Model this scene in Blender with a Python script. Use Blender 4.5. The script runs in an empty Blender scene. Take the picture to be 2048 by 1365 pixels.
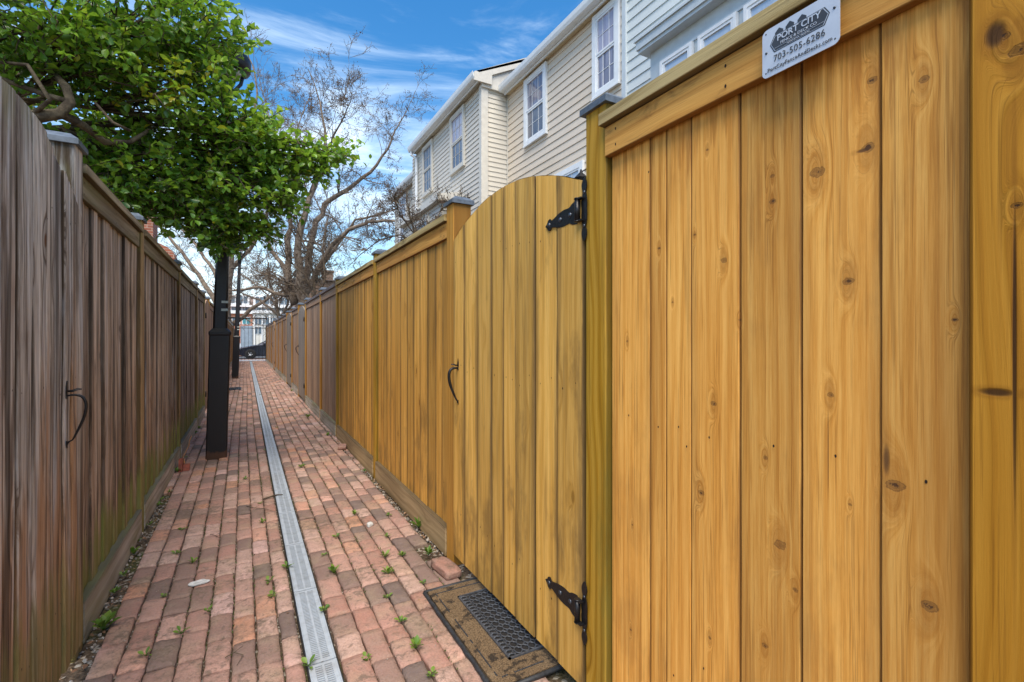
import bpy, math, random
from mathutils import Vector, noise as mnoise
random.seed(11)
S = bpy.context.scene
col = S.collection
R = math.radians
# ------------------------------------------------------------------ camera
CAMH = 1.2; TH = R(29.04); FPX = 960.0; VX, VY = 491.0, 679.0
cT, sT = math.cos(TH), math.sin(TH)
cam = bpy.data.cameras.new('camera'); co = bpy.data.objects.new('camera', cam); col.objects.link(co)
co.location = (0, 0, CAMH); co.rotation_euler = (R(90), 0, -TH)
cam.sensor_width = 36; cam.lens = FPX / 2048 * 36; cam.shift_y = -3.5 / 2048
cam.clip_start = 0.02; cam.clip_end = 3000
S.camera = co
# ------------------------------------------------------------------ light
SUN_EL = 60; SUN_AZ = R(-156)            # azimuth measured from +Y towards +X
w = bpy.data.worlds.new('World'); S.world = w; w.use_nodes = True
wn = w.node_tree; wn.nodes.clear()
def wnode(t, **k):
    n = wn.nodes.new(t)
    for a, b in k.items(): setattr(n, a, b)
    return n
sky = wnode('ShaderNodeTexSky', sky_type='NISHITA', sun_disc=False, sun_elevation=R(SUN_EL), sun_rotation=SUN_AZ, air_density=1.3, dust_density=0.6, ozone_density=3.0)
hs = wnode('ShaderNodeHueSaturation'); hs.inputs['Saturation'].default_value = 1.38; hs.inputs['Value'].default_value = .64
wn.links.new(sky.outputs[0], hs.inputs['Color'])
tc = wnode('ShaderNodeTexCoord'); mp = wnode('ShaderNodeMapping'); wn.links.new(tc.outputs['Generated'], mp.inputs[0])
mp.inputs['Rotation'].default_value = (0, R(14), R(25)); mp.inputs['Scale'].default_value = (1.4, 2.6, 7.0)
nz = wnode('ShaderNodeTexNoise'); nz.inputs['Scale'].default_value = 1.7; nz.inputs['Detail'].default_value = 9; nz.inputs['Roughness'].default_value = .6; nz.inputs['Distortion'].default_value = .5
wn.links.new(mp.outputs[0], nz.inputs['Vector'])
sx = wnode('ShaderNodeSeparateXYZ'); wn.links.new(tc.outputs['Generated'], sx.inputs[0])
el = wnode('ShaderNodeMapRange'); el.inputs[1].default_value = 0.02; el.inputs[2].default_value = 0.62; el.inputs[3].default_value = .30; el.inputs[4].default_value = -.02
wn.links.new(sx.outputs['Z'], el.inputs[0])
ad = wnode('ShaderNodeMath', operation='ADD'); wn.links.new(nz.outputs['Fac'], ad.inputs[0]); wn.links.new(el.outputs[0], ad.inputs[1])
cr = wnode('ShaderNodeMapRange', interpolation_type='SMOOTHSTEP'); cr.inputs[1].default_value = .52; cr.inputs[2].default_value = .96
wn.links.new(ad.outputs[0], cr.inputs[0])
mx = wnode('ShaderNodeMix', data_type='RGBA'); wn.links.new(cr.outputs[0], mx.inputs[0]); wn.links.new(hs.outputs[0], mx.inputs[6]); mx.inputs[7].default_value = (4.2, 4.9, 5.5, 1)
bg = wnode('ShaderNodeBackground'); bg.inputs['Strength'].default_value = 0.15; wn.links.new(mx.outputs[2], bg.inputs[0])
wo = wnode('ShaderNodeOutputWorld'); wn.links.new(bg.outputs[0], wo.inputs[0])
sl = bpy.data.lights.new('sun', 'SUN'); so = bpy.data.objects.new('sun', sl); col.objects.link(so)
sl.energy = 2.9; sl.angle = R(48); sl.color = (1.0, .90, .74)
sd = Vector((math.sin(SUN_AZ) * math.cos(R(SUN_EL)), math.cos(SUN_AZ) * math.cos(R(SUN_EL)), math.sin(R(SUN_EL))))
so.rotation_euler = sd.to_track_quat('Z', 'Y').to_euler(); so.location = (-5, -5, 12)
S.view_settings.view_transform = 'Standard'; S.view_settings.look = 'None'; S.view_settings.exposure = 1.14; S.view_settings.gamma = 1

# ------------------------------------------------------------------ helpers
def at(x, y, zc):
    X = (x - VX) * cT * zc / FPX
    return Vector((X, (zc - X * sT) / cT, CAMH + (VY - y) * zc / FPX))
def onX(x, y, X):
    zc = FPX * X / (cT * (x - VX)); return (zc - X * sT) / cT, CAMH + (VY - y) * zc / FPX
def onZ(x, y, Z=0.0):
    zc = FPX * (CAMH - Z) / (y - VY); X = (x - VX) * cT * zc / FPX
    return X, (zc - X * sT) / cT
def tag(o, label=None, cat=None, group=None, kind=None):
    if label: o['label'] = label
    if cat: o['category'] = cat
    if group: o['group'] = group
    if kind: o['kind'] = kind
    return o
def thing(name, loc, label, cat, group=None):
    o = bpy.data.objects.new(name, None); col.objects.link(o); o.location = loc; o.empty_display_size = .1
    return tag(o, label, cat, group)
def kids(o): return [c for c in bpy.data.objects if c.parent == o]
def copy_tree(o, parent=None):
    c = o.copy(); col.objects.link(c); c.parent = parent
    for ch in kids(o): copy_tree(ch, c)
    return c
def wloc(p):
    v = Vector((0, 0, 0))
    while p is not None: v += p.location; p = p.parent
    return v
V3 = Vector
EX, EY, EZ = V3((1, 0, 0)), V3((0, 1, 0)), V3((0, 0, 1))
class MB:
    def __init__(s): s.v = []; s.f = []; s.wc = []; s.we = []; s.mi = []; s.sm = []; s.rn = 0.0
    def vert(s, p, wc=(0, 0, 0), we=0.0):
        s.v.append(tuple(p)); s.wc.append(tuple(wc)); s.we.append(we); return len(s.v) - 1
    def face(s, ids, mi=0, sm=False): s.f.append(tuple(ids)); s.mi.append(mi); s.sm.append(sm)
    def prism(s, o, L, A, D, prof, l0, l1, rnd, top=None, hw=1., mi=0, segs=1, wob=0, loff=0.):
        """profile (a,d) points extruded along L; top(a)->l gives a shaped end"""
        rows = []
        for k in range(segs + 1):
            row = []
            for a, d in prof:
                le = top(a) if top else l1
                l = l0 + (le - l0) * k / segs
                dd = d + (wob * mnoise.noise(V3((rnd * 90, l * 1.7, a * 5))) if wob else 0)
                row.append(s.vert(o + L * l + A * a + D * dd, (a + d * .6, l + loff, rnd), a / hw))
            rows.append(row)
        n = len(prof)
        for k in range(segs):
            for i in range(n):
                j = (i + 1) % n
                s.face((rows[k][i], rows[k][j], rows[k + 1][j], rows[k + 1][i]), mi)
        s.face(rows[0][::-1], mi); s.face(rows[-1], mi)
    def board(s, o, L, A, D, l0, l1, w, t, ch=.0025, rnd=None, top=None, mi=0, segs=1, wob=0, back=False, loff=0.):
        rnd = random.random() if rnd is None else rnd
        h = w / 2
        if top: prof = [(-h, ch), (-h + ch, 0), (-h / 2, 0), (0, 0), (h / 2, 0), (h - ch, 0), (h, ch), (h, t), (0, t), (-h, t)]
        elif back: prof = [(-h, ch), (-h + ch, 0), (h - ch, 0), (h, ch), (h, t - ch), (h - ch, t), (-h + ch, t), (-h, t - ch)]
        else: prof = [(-h, ch), (-h + ch, 0), (h - ch, 0), (h, ch), (h, t), (-h, t)]
        s.prism(o, L, A, D, prof, l0, l1, rnd, top, h, mi, segs, wob, loff)
    def box(s, x0, x1, y0, y1, z0, z1, mi=0, rnd=0.0, ch=0.0):
        c = [(x0, y0, z0), (x1, y0, z0), (x1, y1, z0), (x0, y1, z0), (x0, y0, z1), (x1, y0, z1), (x1, y1, z1), (x0, y1, z1)]
        i = [s.vert(p, (p[1] + p[0], p[2], rnd)) for p in c]
        for q in ((0, 3, 2, 1), (4, 5, 6, 7), (0, 1, 5, 4), (1, 2, 6, 5), (2, 3, 7, 6), (3, 0, 4, 7)): s.face([i[k] for k in q], mi)
    def poly(s, pts, D, t, mi=0, rnd=0.0):
        """flat outline extruded by D*t"""
        a = [s.vert(p, (0, 0, rnd)) for p in pts]; b = [s.vert(V3(p) + D * t, (0, 0, rnd)) for p in pts]
        n = len(pts)
        s.face(a, mi); s.face(b[::-1], mi)
        for i in range(n): s.face((a[i], b[i], b[(i + 1) % n], a[(i + 1) % n]), mi)
    def tube(s, pts, rad, n=6, mi=0, rnd=0.0, sm=True, cap=True, flat=1.0):
        pts = [V3(p) for p in pts]
        if not hasattr(rad, '__len__'): rad = [rad] * len(pts)
        rows = []; up = None; l = 0
        for i, p in enumerate(pts):
            t = (pts[min(i + 1, len(pts) - 1)] - pts[max(i - 1, 0)])
            if t.length < 1e-9: t = V3((0, 0, 1))
            t.normalize()
            if up is None: up = t.orthogonal().normalized()
            up = (up - t * up.dot(t))
            up = up.normalized() if up.length > 1e-6 else t.orthogonal().normalized()
            b = t.cross(up)
            if i: l += (p - pts[i - 1]).length
            row = []
            for k in range(n):
                an = 2 * math.pi * k / n
                row.append(s.vert(p + (up * math.cos(an) + b * math.sin(an) * flat) * rad[i], (rad[i] * math.cos(an), l, rnd)))
            rows.append(row)
        for i in range(len(rows) - 1):
            for k in range(n):
                j = (k + 1) % n
                s.face((rows[i][k], rows[i][j], rows[i + 1][j], rows[i + 1][k]), mi, sm)
        if cap and n > 2:
            s.face(rows[0][::-1], mi); s.face(rows[-1], mi)
    def lathe(s, c, prof, n=20, mi=0, axis=EZ, rnd=0, sm=True):
        """prof = list of (r, h)"""
        a = axis.normalized(); u = a.orthogonal().normalized(); v = a.cross(u); rows = []
        for r, h in prof:
            rows.append([s.vert(V3(c) + a * h + (u * math.cos(2 * math.pi * k / n) + v * math.sin(2 * math.pi * k / n)) * r, (r, h, rnd)) for k in range(n)])
        for i in range(len(rows) - 1):
            for k in range(n):
                j = (k + 1) % n
                s.face((rows[i][k], rows[i][j], rows[i + 1][j], rows[i + 1][k]), mi, sm)
        s.face(rows[0][::-1], mi); s.face(rows[-1], mi)
    def build(s, name, mats, parent=None, label=None):
        me = bpy.data.meshes.new(name)
        off = wloc(parent) if parent is not None else V3((0, 0, 0))
        me.from_pydata([(a - off.x, b - off.y, c - off.z) for a, b, c in s.v], [], s.f)
        if not isinstance(mats, (list, tuple)): mats = [mats]
        for m in mats: me.materials.append(m)
        me.polygons.foreach_set('material_index', s.mi); me.polygons.foreach_set('use_smooth', s.sm)
        at_ = me.attributes.new('wc', 'FLOAT_VECTOR', 'POINT'); at_.data.foreach_set('vector', [q for t in s.wc for q in t])
        a2 = me.attributes.new('we', 'FLOAT', 'POINT'); a2.data.foreach_set('value', s.we)
        me.validate(); me.update()
        o = bpy.data.objects.new(name, me); col.objects.link(o)
        if parent is not None: o.parent = parent
        if label: o['label'] = label
        return o

# ------------------------------------------------------------------ materials
class NT:
    def __init__(s, name):
        s.m = bpy.data.materials.new(name); s.m.use_nodes = True; s.t = s.m.node_tree; s.t.nodes.clear()
        s.out = s.t.nodes.new('ShaderNodeOutputMaterial'); s.b = s.t.nodes.new('ShaderNodeBsdfPrincipled')
        s.t.links.new(s.b.outputs[0], s.out.inputs[0])
    def put(s, sock, v):
        if isinstance(v, bpy.types.NodeSocket): s.t.links.new(v, sock)
        elif v is not None:
            if isinstance(v, (tuple, list)) and len(v) == 3 and sock.type == 'RGBA': v = (*v, 1)
            sock.default_value = v
    def M(s, op, a, b=None, c=None, clamp=False):
        n = s.t.nodes.new('ShaderNodeMath'); n.operation = op; n.use_clamp = clamp
        for i, q in enumerate((a, b, c)):
            if q is not None: s.put(n.inputs[i], q)
        return n.outputs[0]
    def comb(s, x, y, z):
        n = s.t.nodes.new('ShaderNodeCombineXYZ')
        for i, q in enumerate((x, y, z)): s.put(n.inputs[i], q)
        return n.outputs[0]
    def sep(s, v):
        n = s.t.nodes.new('ShaderNodeSeparateXYZ'); s.put(n.inputs[0], v); return n.outputs
    def noise(s, vec, scale=1., det=2., rough=.5, dist=0.):
        n = s.t.nodes.new('ShaderNodeTexNoise'); s.put(n.inputs['Vector'], vec); n.inputs['Scale'].default_value = scale
        n.inputs['Detail'].default_value = det; n.inputs['Roughness'].default_value = rough; n.inputs['Distortion'].default_value = dist
        return n.outputs['Fac']
    def vor(s, vec, scale=1., feat='F1'):
        n = s.t.nodes.new('ShaderNodeTexVoronoi'); n.feature = feat; s.put(n.inputs['Vector'], vec); n.inputs['Scale'].default_value = scale
        return n
    def mr(s, v, a, b, c=0., d=1., smooth=True):
        n = s.t.nodes.new('ShaderNodeMapRange'); n.interpolation_type = 'SMOOTHSTEP' if smooth else 'LINEAR'
        for i, q in enumerate((v, a, b, c, d)): s.put(n.inputs[i], q)
        return n.outputs[0]
    def mix(s, f, a, b, blend='MIX'):
        n = s.t.nodes.new('ShaderNodeMix'); n.data_type = 'RGBA'; n.blend_type = blend
        s.put(n.inputs[0], f); s.put(n.inputs[6], a); s.put(n.inputs[7], b); return n.outputs[2]
    def ramp(s, f, stops, const=False):
        n = s.t.nodes.new('ShaderNodeValToRGB'); s.put(n.inputs[0], f); r = n.color_ramp
        if const: r.interpolation = 'CONSTANT'
        while len(r.elements) < len(stops): r.elements.new(.5)
        for e, (p, c) in zip(r.elements, stops): e.position = p; e.color = (*c, 1)
        return n.outputs[0]
    def attr(s, name):
        n = s.t.nodes.new('ShaderNodeAttribute'); n.attribute_name = name; return n
    def pos(s): return s.t.nodes.new('ShaderNodeNewGeometry').outputs['Position']
    def obj(s): return s.t.nodes.new('ShaderNodeTexCoord').outputs['Object']
    def bump(s, h, strength=.3, dist=.01):
        n = s.t.nodes.new('ShaderNodeBump'); s.put(n.inputs['Height'], h); n.inputs['Strength'].default_value = strength; n.inputs['Distance'].default_value = dist
        s.t.links.new(n.outputs[0], s.b.inputs['Normal'])
    def fin(s, colr, rough=.6, spec=None, metal=0., **k):
        s.put(s.b.inputs['Base Color'], colr); s.put(s.b.inputs['Roughness'], rough); s.b.inputs['Metallic'].default_value = metal
        if spec is not None: s.b.inputs['Specular IOR Level'].default_value = spec
        for a, b in k.items(): s.put(s.b.inputs[a.replace('_', ' ')], b)
        return s.m

def wood(name, light, mid, dark, G=55, W=2.2, kn=1.0, grime=.0, gcol=(.09, .085, .07), moss=0., fib=.25, knots=(), cracks=(), rough=.62, tint=.25, bump=.25, wear=0., wcol=(.4, .38, .36), con=1.0, blot=0., bcol=(.2, .08, .02), topst=0., kcol=None, band=.8, bigm=.45, edge=.75, ecol=None, ff=200, line=.35, flow=.9, e0=.90, hb=0., hbc=(.40, .22, .11)):
    n = NT(name); x, l, r = n.sep(n.attr('wc').outputs['Vector'])
    r9 = n.M('MULTIPLY', r, 37.7)
    wv = n.noise(n.comb(n.M('MULTIPLY', x, 4), n.M('MULTIPLY', l, .55), r9), 1.6, 2)
    wv2 = n.noise(n.comb(n.M('MULTIPLY', x, 16), n.M('MULTIPLY', l, 2.0), r9), 1.0, 1)
    v = n.vor(n.comb(n.M('MULTIPLY', x, 6.0), n.M('MULTIPLY', l, 2.6), n.M('MULTIPLY', r, 61)), 1.)
    d = v.outputs['Distance']
    k = n.M('EXPONENT', n.M('MULTIPLY', n.M('POWER', n.M('DIVIDE', d, .17), 2), -1))
    k = n.M('MULTIPLY', k, kn)
    core = n.M('MULTIPLY', n.mr(d, .035, .075, 1, 0), min(1, kn))
    halo = n.M('MULTIPLY', n.mr(d, .06, .26, 1, 0), kn * .45)
    if knots:
        P = n.sep(n.pos()); kw = n.M('MULTIPLY', n.M('SUBTRACT', n.noise(n.pos(), 70, 4, .65), .5), 3.3)
        for (ky, kz, kr) in knots:
            e = n.M('ADD', n.M('POWER', n.M('DIVIDE', n.M('SUBTRACT', P[1], ky), kr), 2), n.M('POWER', n.M('DIVIDE', n.M('SUBTRACT', P[2], kz), kr * .72), 2))
            e2 = n.M('ADD', n.M('POWER', n.M('DIVIDE', n.M('SUBTRACT', P[1], ky), kr * 1.5), 2), n.M('POWER', n.M('DIVIDE', n.M('SUBTRACT', P[2], kz), kr * 4.5), 2))
            e = n.M('ADD', e, kw)
            k = n.M('ADD', k, n.M('MULTIPLY', n.M('EXPONENT', n.M('MULTIPLY', e2, -1)), flow))
            core = n.M('MAXIMUM', core, n.M('MAXIMUM', n.M('MULTIPLY', n.mr(e, .25, 1.0, 1, 0), .55), n.M('MULTIPLY', n.mr(n.M('ABSOLUTE', n.M('SUBTRACT', e, .85)), .05, .45, 1, 0), .6)))
            core = n.M('MAXIMUM', core, n.mr(e, .02, .18, 1, 0))
            halo = n.M('MAXIMUM', halo, n.mr(n.M('ADD', n.M('MULTIPLY', e2, .8), n.M('MULTIPLY', kw, .4)), .05, 1.3, .55, 0))
        for (ky, kz, ry, rz) in cracks:
            e = n.M('ADD', n.M('POWER', n.M('DIVIDE', n.M('SUBTRACT', P[1], ky), ry), 2), n.M('POWER', n.M('DIVIDE', n.M('SUBTRACT', P[2], kz), rz), 2))
            e = n.M('ADD', e, n.M('MULTIPLY', n.M('SUBTRACT', wv2, .5), 1.1))
            core = n.M('MAXIMUM', core, n.mr(e, .1, 1.4, .9, 0))
            halo = n.M('MAXIMUM', halo, n.mr(e, .3, 5, .5, 0))
    F = n.M('ADD', n.M('MULTIPLY', x, G), n.M('ADD', n.M('MULTIPLY', wv, W * 4), n.M('MULTIPLY', k, 4.0)))
    s_ = n.M('ADD', n.M('MULTIPLY', n.M('SINE', n.M('MULTIPLY', F, 2.2)), .5), .5)
    s_ = n.M('POWER', s_, 2.2)
    amp = n.noise(n.comb(n.M('MULTIPLY', x, 9), n.M('MULTIPLY', l, .6), n.M('ADD', r9, 8)), 1., 2)
    f1 = n.noise(n.comb(n.M('MULTIPLY', F, 1.1), n.M('MULTIPLY', l, .35), r9), 1.0, 7, .70)
    f2 = n.noise(n.comb(n.M('MULTIPLY', x, ff), n.M('MULTIPLY', l, 3.5), r9), 1., 5, .75)
    g = n.M('ADD', n.M('MULTIPLY', s_, n.M('MULTIPLY', amp, .5 * band)), n.M('ADD', n.M('MULTIPLY', f1, .75), n.M('MULTIPLY', f2, fib)))
    g = n.M('ADD', n.M('MULTIPLY', n.M('SUBTRACT', n.M('SUBTRACT', g, fib * .5), .52), con), .52)
    c = n.ramp(g, ((.22, light), (.50, mid), (.92, dark)))
    if line:
        for fr_, ls_, so_ in ((34, .35, 71), (75, .8, 83)):
            ln1 = n.noise(n.comb(n.M('ADD', n.M('MULTIPLY', x, fr_), n.M('MULTIPLY', k, 1.6)), n.M('MULTIPLY', l, ls_), n.M('ADD', r9, so_)), 1., 4, .6)
            ln2 = n.noise(n.comb(n.M('MULTIPLY', x, 40), n.M('MULTIPLY', l, 2.2), n.M('ADD', r9, so_ + 5)), 1., 3, .6)
            lm = n.M('MULTIPLY', n.mr(n.M('ABSOLUTE', n.M('SUBTRACT', ln1, .5)), .004, .03, 1, 0), n.mr(ln2, .45, .62, 0, line))
            c = n.mix(lm, c, tuple(q * .6 for q in dark))
    big = n.noise(n.comb(n.M('MULTIPLY', x, 2.5), n.M('MULTIPLY', l, .9), n.M('ADD', r9, 3)), 1.4, 2)
    c = n.mix(n.mr(big, .38, .72, 0, bigm), c, dark)
    if blot:
        bn = n.noise(n.comb(n.M('MULTIPLY', x, 20), n.M('MULTIPLY', l, 5), n.M('ADD', r9, 41)), 1., 5, .65, .4)
        c = n.mix(n.mr(bn, .52, .74, 0, blot), c, bcol)
    if topst:
        tn = n.noise(n.comb(n.M('MULTIPLY', x, 60), n.M('MULTIPLY', l, 5), n.M('ADD', r9, 47)), 1., 4, .6)
        c = n.mix(n.mr(n.M('ADD', tn, n.mr(l, 1.42, 1.78, -.32, .14, False)), .46, .72, 0, topst), c, bcol)
    ew = n.M('ABSOLUTE', n.attr('we').outputs['Fac'])
    en = n.noise(n.comb(n.M('MULTIPLY', x, 30), n.M('MULTIPLY', l, 2.5), n.M('ADD', r9, 57)), 1., 4, .65)
    c = n.mix(n.mr(n.M('ADD', ew, n.M('MULTIPLY', n.M('SUBTRACT', en, .5), .14)), e0, .99, 0, edge), c, ecol or tuple(q * .45 for q in dark))
    # each board has its own tone
    tr = n.M('FRACT', n.M('MULTIPLY', r, 7.31))
    c = n.mix(1.0, c, n.ramp(tr, ((0, (1 - tint, 1 - tint, 1 - tint)), (.5, (1, 1 - tint * .18, 1 - tint * .4)), (1, (1 + tint * .35, 1 + tint * .3, 1 + tint * .2)))), 'MULTIPLY')
    if wear:
        wr = n.noise(n.comb(n.M('MULTIPLY', x, 26), n.M('MULTIPLY', l, 1.3), n.M('ADD', r9, 21)), 1., 5, .65)
        c = n.mix(n.mr(wr, .5, .72, 0, wear), c, wcol)
    if hb:
        hn = n.noise(n.comb(n.M('MULTIPLY', x, 14), n.M('MULTIPLY', l, .9), n.M('ADD', r9, 91)), 1., 4, .6)
        c = n.mix(n.mr(n.M('ADD', hn, n.mr(l, .2, 1.5, .16, -.16, False)), .42, .68, 0, hb), c, n.mix(n.mr(g, .3, .85), hbc, tuple(q * .22 for q in hbc)))
        st = n.noise(n.comb(n.M('MULTIPLY', x, 17), n.M('MULTIPLY', l, .45), n.M('ADD', r9, 97)), 1., 5, .65)
        c = n.mix(n.mr(st, .54, .66, 0, .75), c, (.035, .027, .022))
        c = n.mix(n.mr(st, .45, .34, 0, .55), c, (.56, .57, .58))
    kc = kcol or tuple(q * .55 for q in dark)
    c = n.mix(halo, c, n.mix(.85, c, tuple(q * .8 for q in dark), 'MIX'))
    c = n.mix(n.M('MULTIPLY', core, .95), c, kc)
    if grime:
        e = n.M('ABSOLUTE', n.attr('we').outputs['Fac'])
        gn = n.noise(n.comb(n.M('MULTIPLY', x, 22), n.M('MULTIPLY', l, 1.1), n.M('ADD', r9, 11)), 1., 4, .6)
        eg = n.mr(e, .50, 1.0, 0, .20)
        gf = n.mr(n.M('ADD', gn, eg), .50, .78, 0, grime)
        c = n.mix(gf, c, gcol)
        ln_ = n.mr(l, .0, 1.0, .14, 0., False)
        gb = n.noise(n.comb(n.M('MULTIPLY', x, 7), n.M('MULTIPLY', l, 2.4), n.M('ADD', r9, 15)), 1., 5, .65)
        c = n.mix(n.mr(n.M('ADD', gb, ln_), .56, .76, 0, min(.75, grime)), c, gcol)
    if moss:
        mn = n.noise(n.comb(n.M('MULTIPLY', x, 13), n.M('MULTIPLY', l, 2.2), n.M('ADD', r9, 31)), 1., 4, .6)
        hgt = n.M('MAXIMUM', n.mr(l, .1, .75, .34, -.25), n.mr(l, 1.55, 1.9, -.25, .10))
        c = n.mix(n.mr(n.M('ADD', mn, hgt), .5, .78, 0, moss), c, (.20, .21, .055))
    h = n.M('ADD', n.M('MULTIPLY', g, -1), n.M('MULTIPLY', core, -.8))
    n.bump(h, bump, .004)
    return n.fin(c, rough, .18)

def plain(name, c, rough=.5, metal=0., var=.15, sc=30, bump=0., spec=None):
    n = NT(name); q = n.noise(n.obj(), sc, 4, .6)
    cc = n.mix(n.mr(q, .3, .7), tuple(a * (1 - var) for a in c), tuple(min(1, a * (1 + var)) for a in c))
    if bump: n.bump(q, bump, .01)
    return n.fin(cc, n.M('ADD', n.M('MULTIPLY', q, .2), rough - .1), spec, metal)

nearknots = [(1634, 345, .017), (1735, 296, .014), (1697, 563, .012), (1545, 352, .007), (1545, 403, .009), (1448, 521, .010), (1403, 985, .012), (1560, 1090, .016),
             (1793, 972, .017), (1862, 1213, .014), (1428, 808, .010), (1530, 916, .007), (1530, 1292, .009), (1850, 160, .010), (1420, 1276, .006), (1318, 497, .006), (1255, 683, .006), (1265, 1050, .004), (1345, 605, .004), (1700, 1010, .004), (1745, 160, .010), (1480, 640, .005), (1590, 1180, .008), (1262, 1260, .005), (1912, 640, .005), (1390, 470, .005), (1660, 790, .009), (1415, 300, .005)]
NK = [(*onX(x, y, 1.0), r * .8) for x, y, r in nearknots]
NC = [(*onX(1656, 905, 1.0), .0007, .08), (*onX(1730, 300, 1.0), .014, .004), (*onX(1775, 920, 1.0), .006, .03)]
WOOD = wood('new_cedar_board', (.90, .49, .125), (.75, .355, .07), (.46, .175, .026), G=85, W=.9, kn=0., knots=NK, cracks=NC, tint=.22, fib=1.0, con=1.15, band=.5, bigm=.3, ff=170, line=.45, ecol=(.14, .06, .015), bump=.25, grime=.26, gcol=(.22, .11, .035), e0=.95, flow=1.5, topst=.6, bcol=(.36, .13, .02), kcol=(.075, .035, .018))
PK = [(*onX(2038, 100, .97), .012), (*onX(2005, 75, .97), .008), (*onX(2034, 412, .97), .006)]
PC = [(*onX(2029, 720, .97), .0022, .22), (*onX(1990, 785, .97), .02, .006), (*onX(1990, 70, .97), .012, .02)]
WOODP2 = wood('wet_pine_post', (.62, .30, .035), (.48, .21, .016), (.24, .085, .006), G=70, W=2.0, kn=0, knots=PK, cracks=PC, tint=.1, bump=.35, kcol=(.03, .012, .005))
WOOD2 = wood('amber_cedar_board', (.80, .46, .115), (.64, .33, .065), (.37, .165, .028), G=60, W=1.5, kn=.85, con=1.05, fib=.7, band=.5, bigm=.35, edge=.9, ecol=(.06, .035, .012), tint=.28, grime=.55, gcol=(.15, .09, .03), topst=.4, bcol=(.30, .13, .03), bump=.2)
GATEW = wood('gate_board', (.88, .55, .155), (.72, .41, .09), (.44, .22, .035), G=60, W=1.4, kn=.75, con=1.05, fib=.9, band=.5, bigm=.3, line=.4, edge=.95, ecol=(.06, .045, .02), tint=.24, grime=.62, gcol=(.17, .10, .035), bump=.2)
POSTW = wood('pine_post', (.58, .335, .045), (.43, .225, .016), (.18, .085, .005), G=75, con=1.3, fib=.4, W=2.4, kn=.8, tint=.15, grime=.35, gcol=(.14, .14, .03), bump=.25)
POSTO = wood('orange_post', (.68, .38, .09), (.54, .27, .05), (.32, .14, .02), G=75, W=2.2, kn=.6, tint=.1, bump=.25)
RAILW = wood('cedar_rail', (.72, .39, .10), (.58, .28, .06), (.30, .12, .025), G=60, W=2.2, kn=1.0, con=1.3, fib=.5, blot=.9, bcol=(.16, .06, .015), tint=.14, grime=.2, gcol=(.16, .09, .03), bump=.2, kcol=(.07, .03, .015))
CAPW = wood('pine_cap_rail', (.52, .41, .20), (.40, .30, .13), (.17, .12, .045), G=75, con=1.9, fib=.5, W=2.6, kn=.7, tint=.12, bump=.3)
KICKW = wood('grey_kick_board', (.46, .35, .21), (.35, .26, .145), (.15, .10, .05), G=50, W=2, kn=.5, tint=.15, grime=.5, gcol=(.09, .07, .04), bump=.35)
KICKL = wood('grey_kick_board_old', (.60, .59, .55), (.43, .41, .37), (.14, .12, .09), G=50, W=2, kn=.5, tint=.15, grime=.35, gcol=(.05, .05, .03), moss=.35, bump=.5)
OLDG = wood('weathered_grey_board', (.74, .72, .69), (.46, .42, .385), (.10, .075, .06), G=55, W=3.0, hb=.85, con=1.7, fib=1.1, line=.8, ff=150, edge=1.0, ecol=(.02, .017, .01), kn=1.0, tint=.38, wear=.85, wcol=(.62, .66, .71), moss=.45, grime=.5, gcol=(.09, .06, .04), bump=.6, rough=.8, kcol=(.16, .06, .02))
OLDB = wood('weathered_brown_board', (.72, .62, .53), (.46, .37, .30), (.10, .07, .05), G=55, W=2.4, hb=.5, hbc=(.34, .20, .11), con=1.6, fib=1.1, line=.7, ff=150, edge=.7, ecol=(.03, .024, .016), kn=.7, tint=.45, wear=.6, wcol=(.50, .45, .41), moss=.8, grime=.65, gcol=(.035, .025, .018), bump=.5, rough=.8)
OLDP = wood('weathered_post', (.58, .43, .24), (.40, .275, .13), (.11, .065, .03), G=65, W=2.2, kn=.6, tint=.2, wear=.35, moss=.7, bump=.4, rough=.8)
OLDR = wood('weathered_rail', (.44, .38, .27), (.31, .25, .165), (.10, .07, .04), G=55, W=2.2, kn=.6, tint=.2, wear=.3, moss=.3, grime=.5, gcol=(.06, .06, .03), bump=.5, rough=.8)
PINK = wood('faded_pink_board', (.56, .40, .28), (.42, .28, .19), (.24, .145, .09), G=60, W=2, kn=.4, tint=.35, wear=.45, wcol=(.50, .42, .36), grime=.35, gcol=(.14, .10, .07), bump=.3, rough=.75)
GREYG = wood('grey_gate_board', (.38, .34, .30), (.27, .235, .20), (.14, .11, .09), G=60, W=2, kn=.4, tint=.15, grime=.3, bump=.3, rough=.8)
CAPM = plain('slate_post_cap', (.075, .095, .125), .5, 0., .3, 40)
IRON = plain('black_iron', (.012, .012, .014), .38, .3, .3, 60, .2)
STUD = plain('iron_stud', (.10, .11, .13), .35, .8, .2, 80)
HOLE = plain('nail_hole', (.012, .006, .003), .9)
def paint_black():
    n = NT('black_lamp_paint'); P = n.pos(); z = n.sep(P)[2]
    q = n.noise(P, 14, 5, .65); q2 = n.noise(P, 160, 3)
    c = n.mix(n.mr(q2, .6, .75, 0, .35), (.006, .006, .008), (.035, .033, .04))
    rs = n.mr(n.M('ADD', q, n.mr(z, .0, .16, .25, -.3)), .52, .66, 0, .8)
    c = n.mix(rs, c, (.075, .035, .018))
    n.bump(q2, .25, .004)
    return n.fin(c, .42, .45)
LAMPB = paint_black()
GREYT = plain('reflective_tape', (.42, .50, .48), .5, 0, .2, 60)

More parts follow.
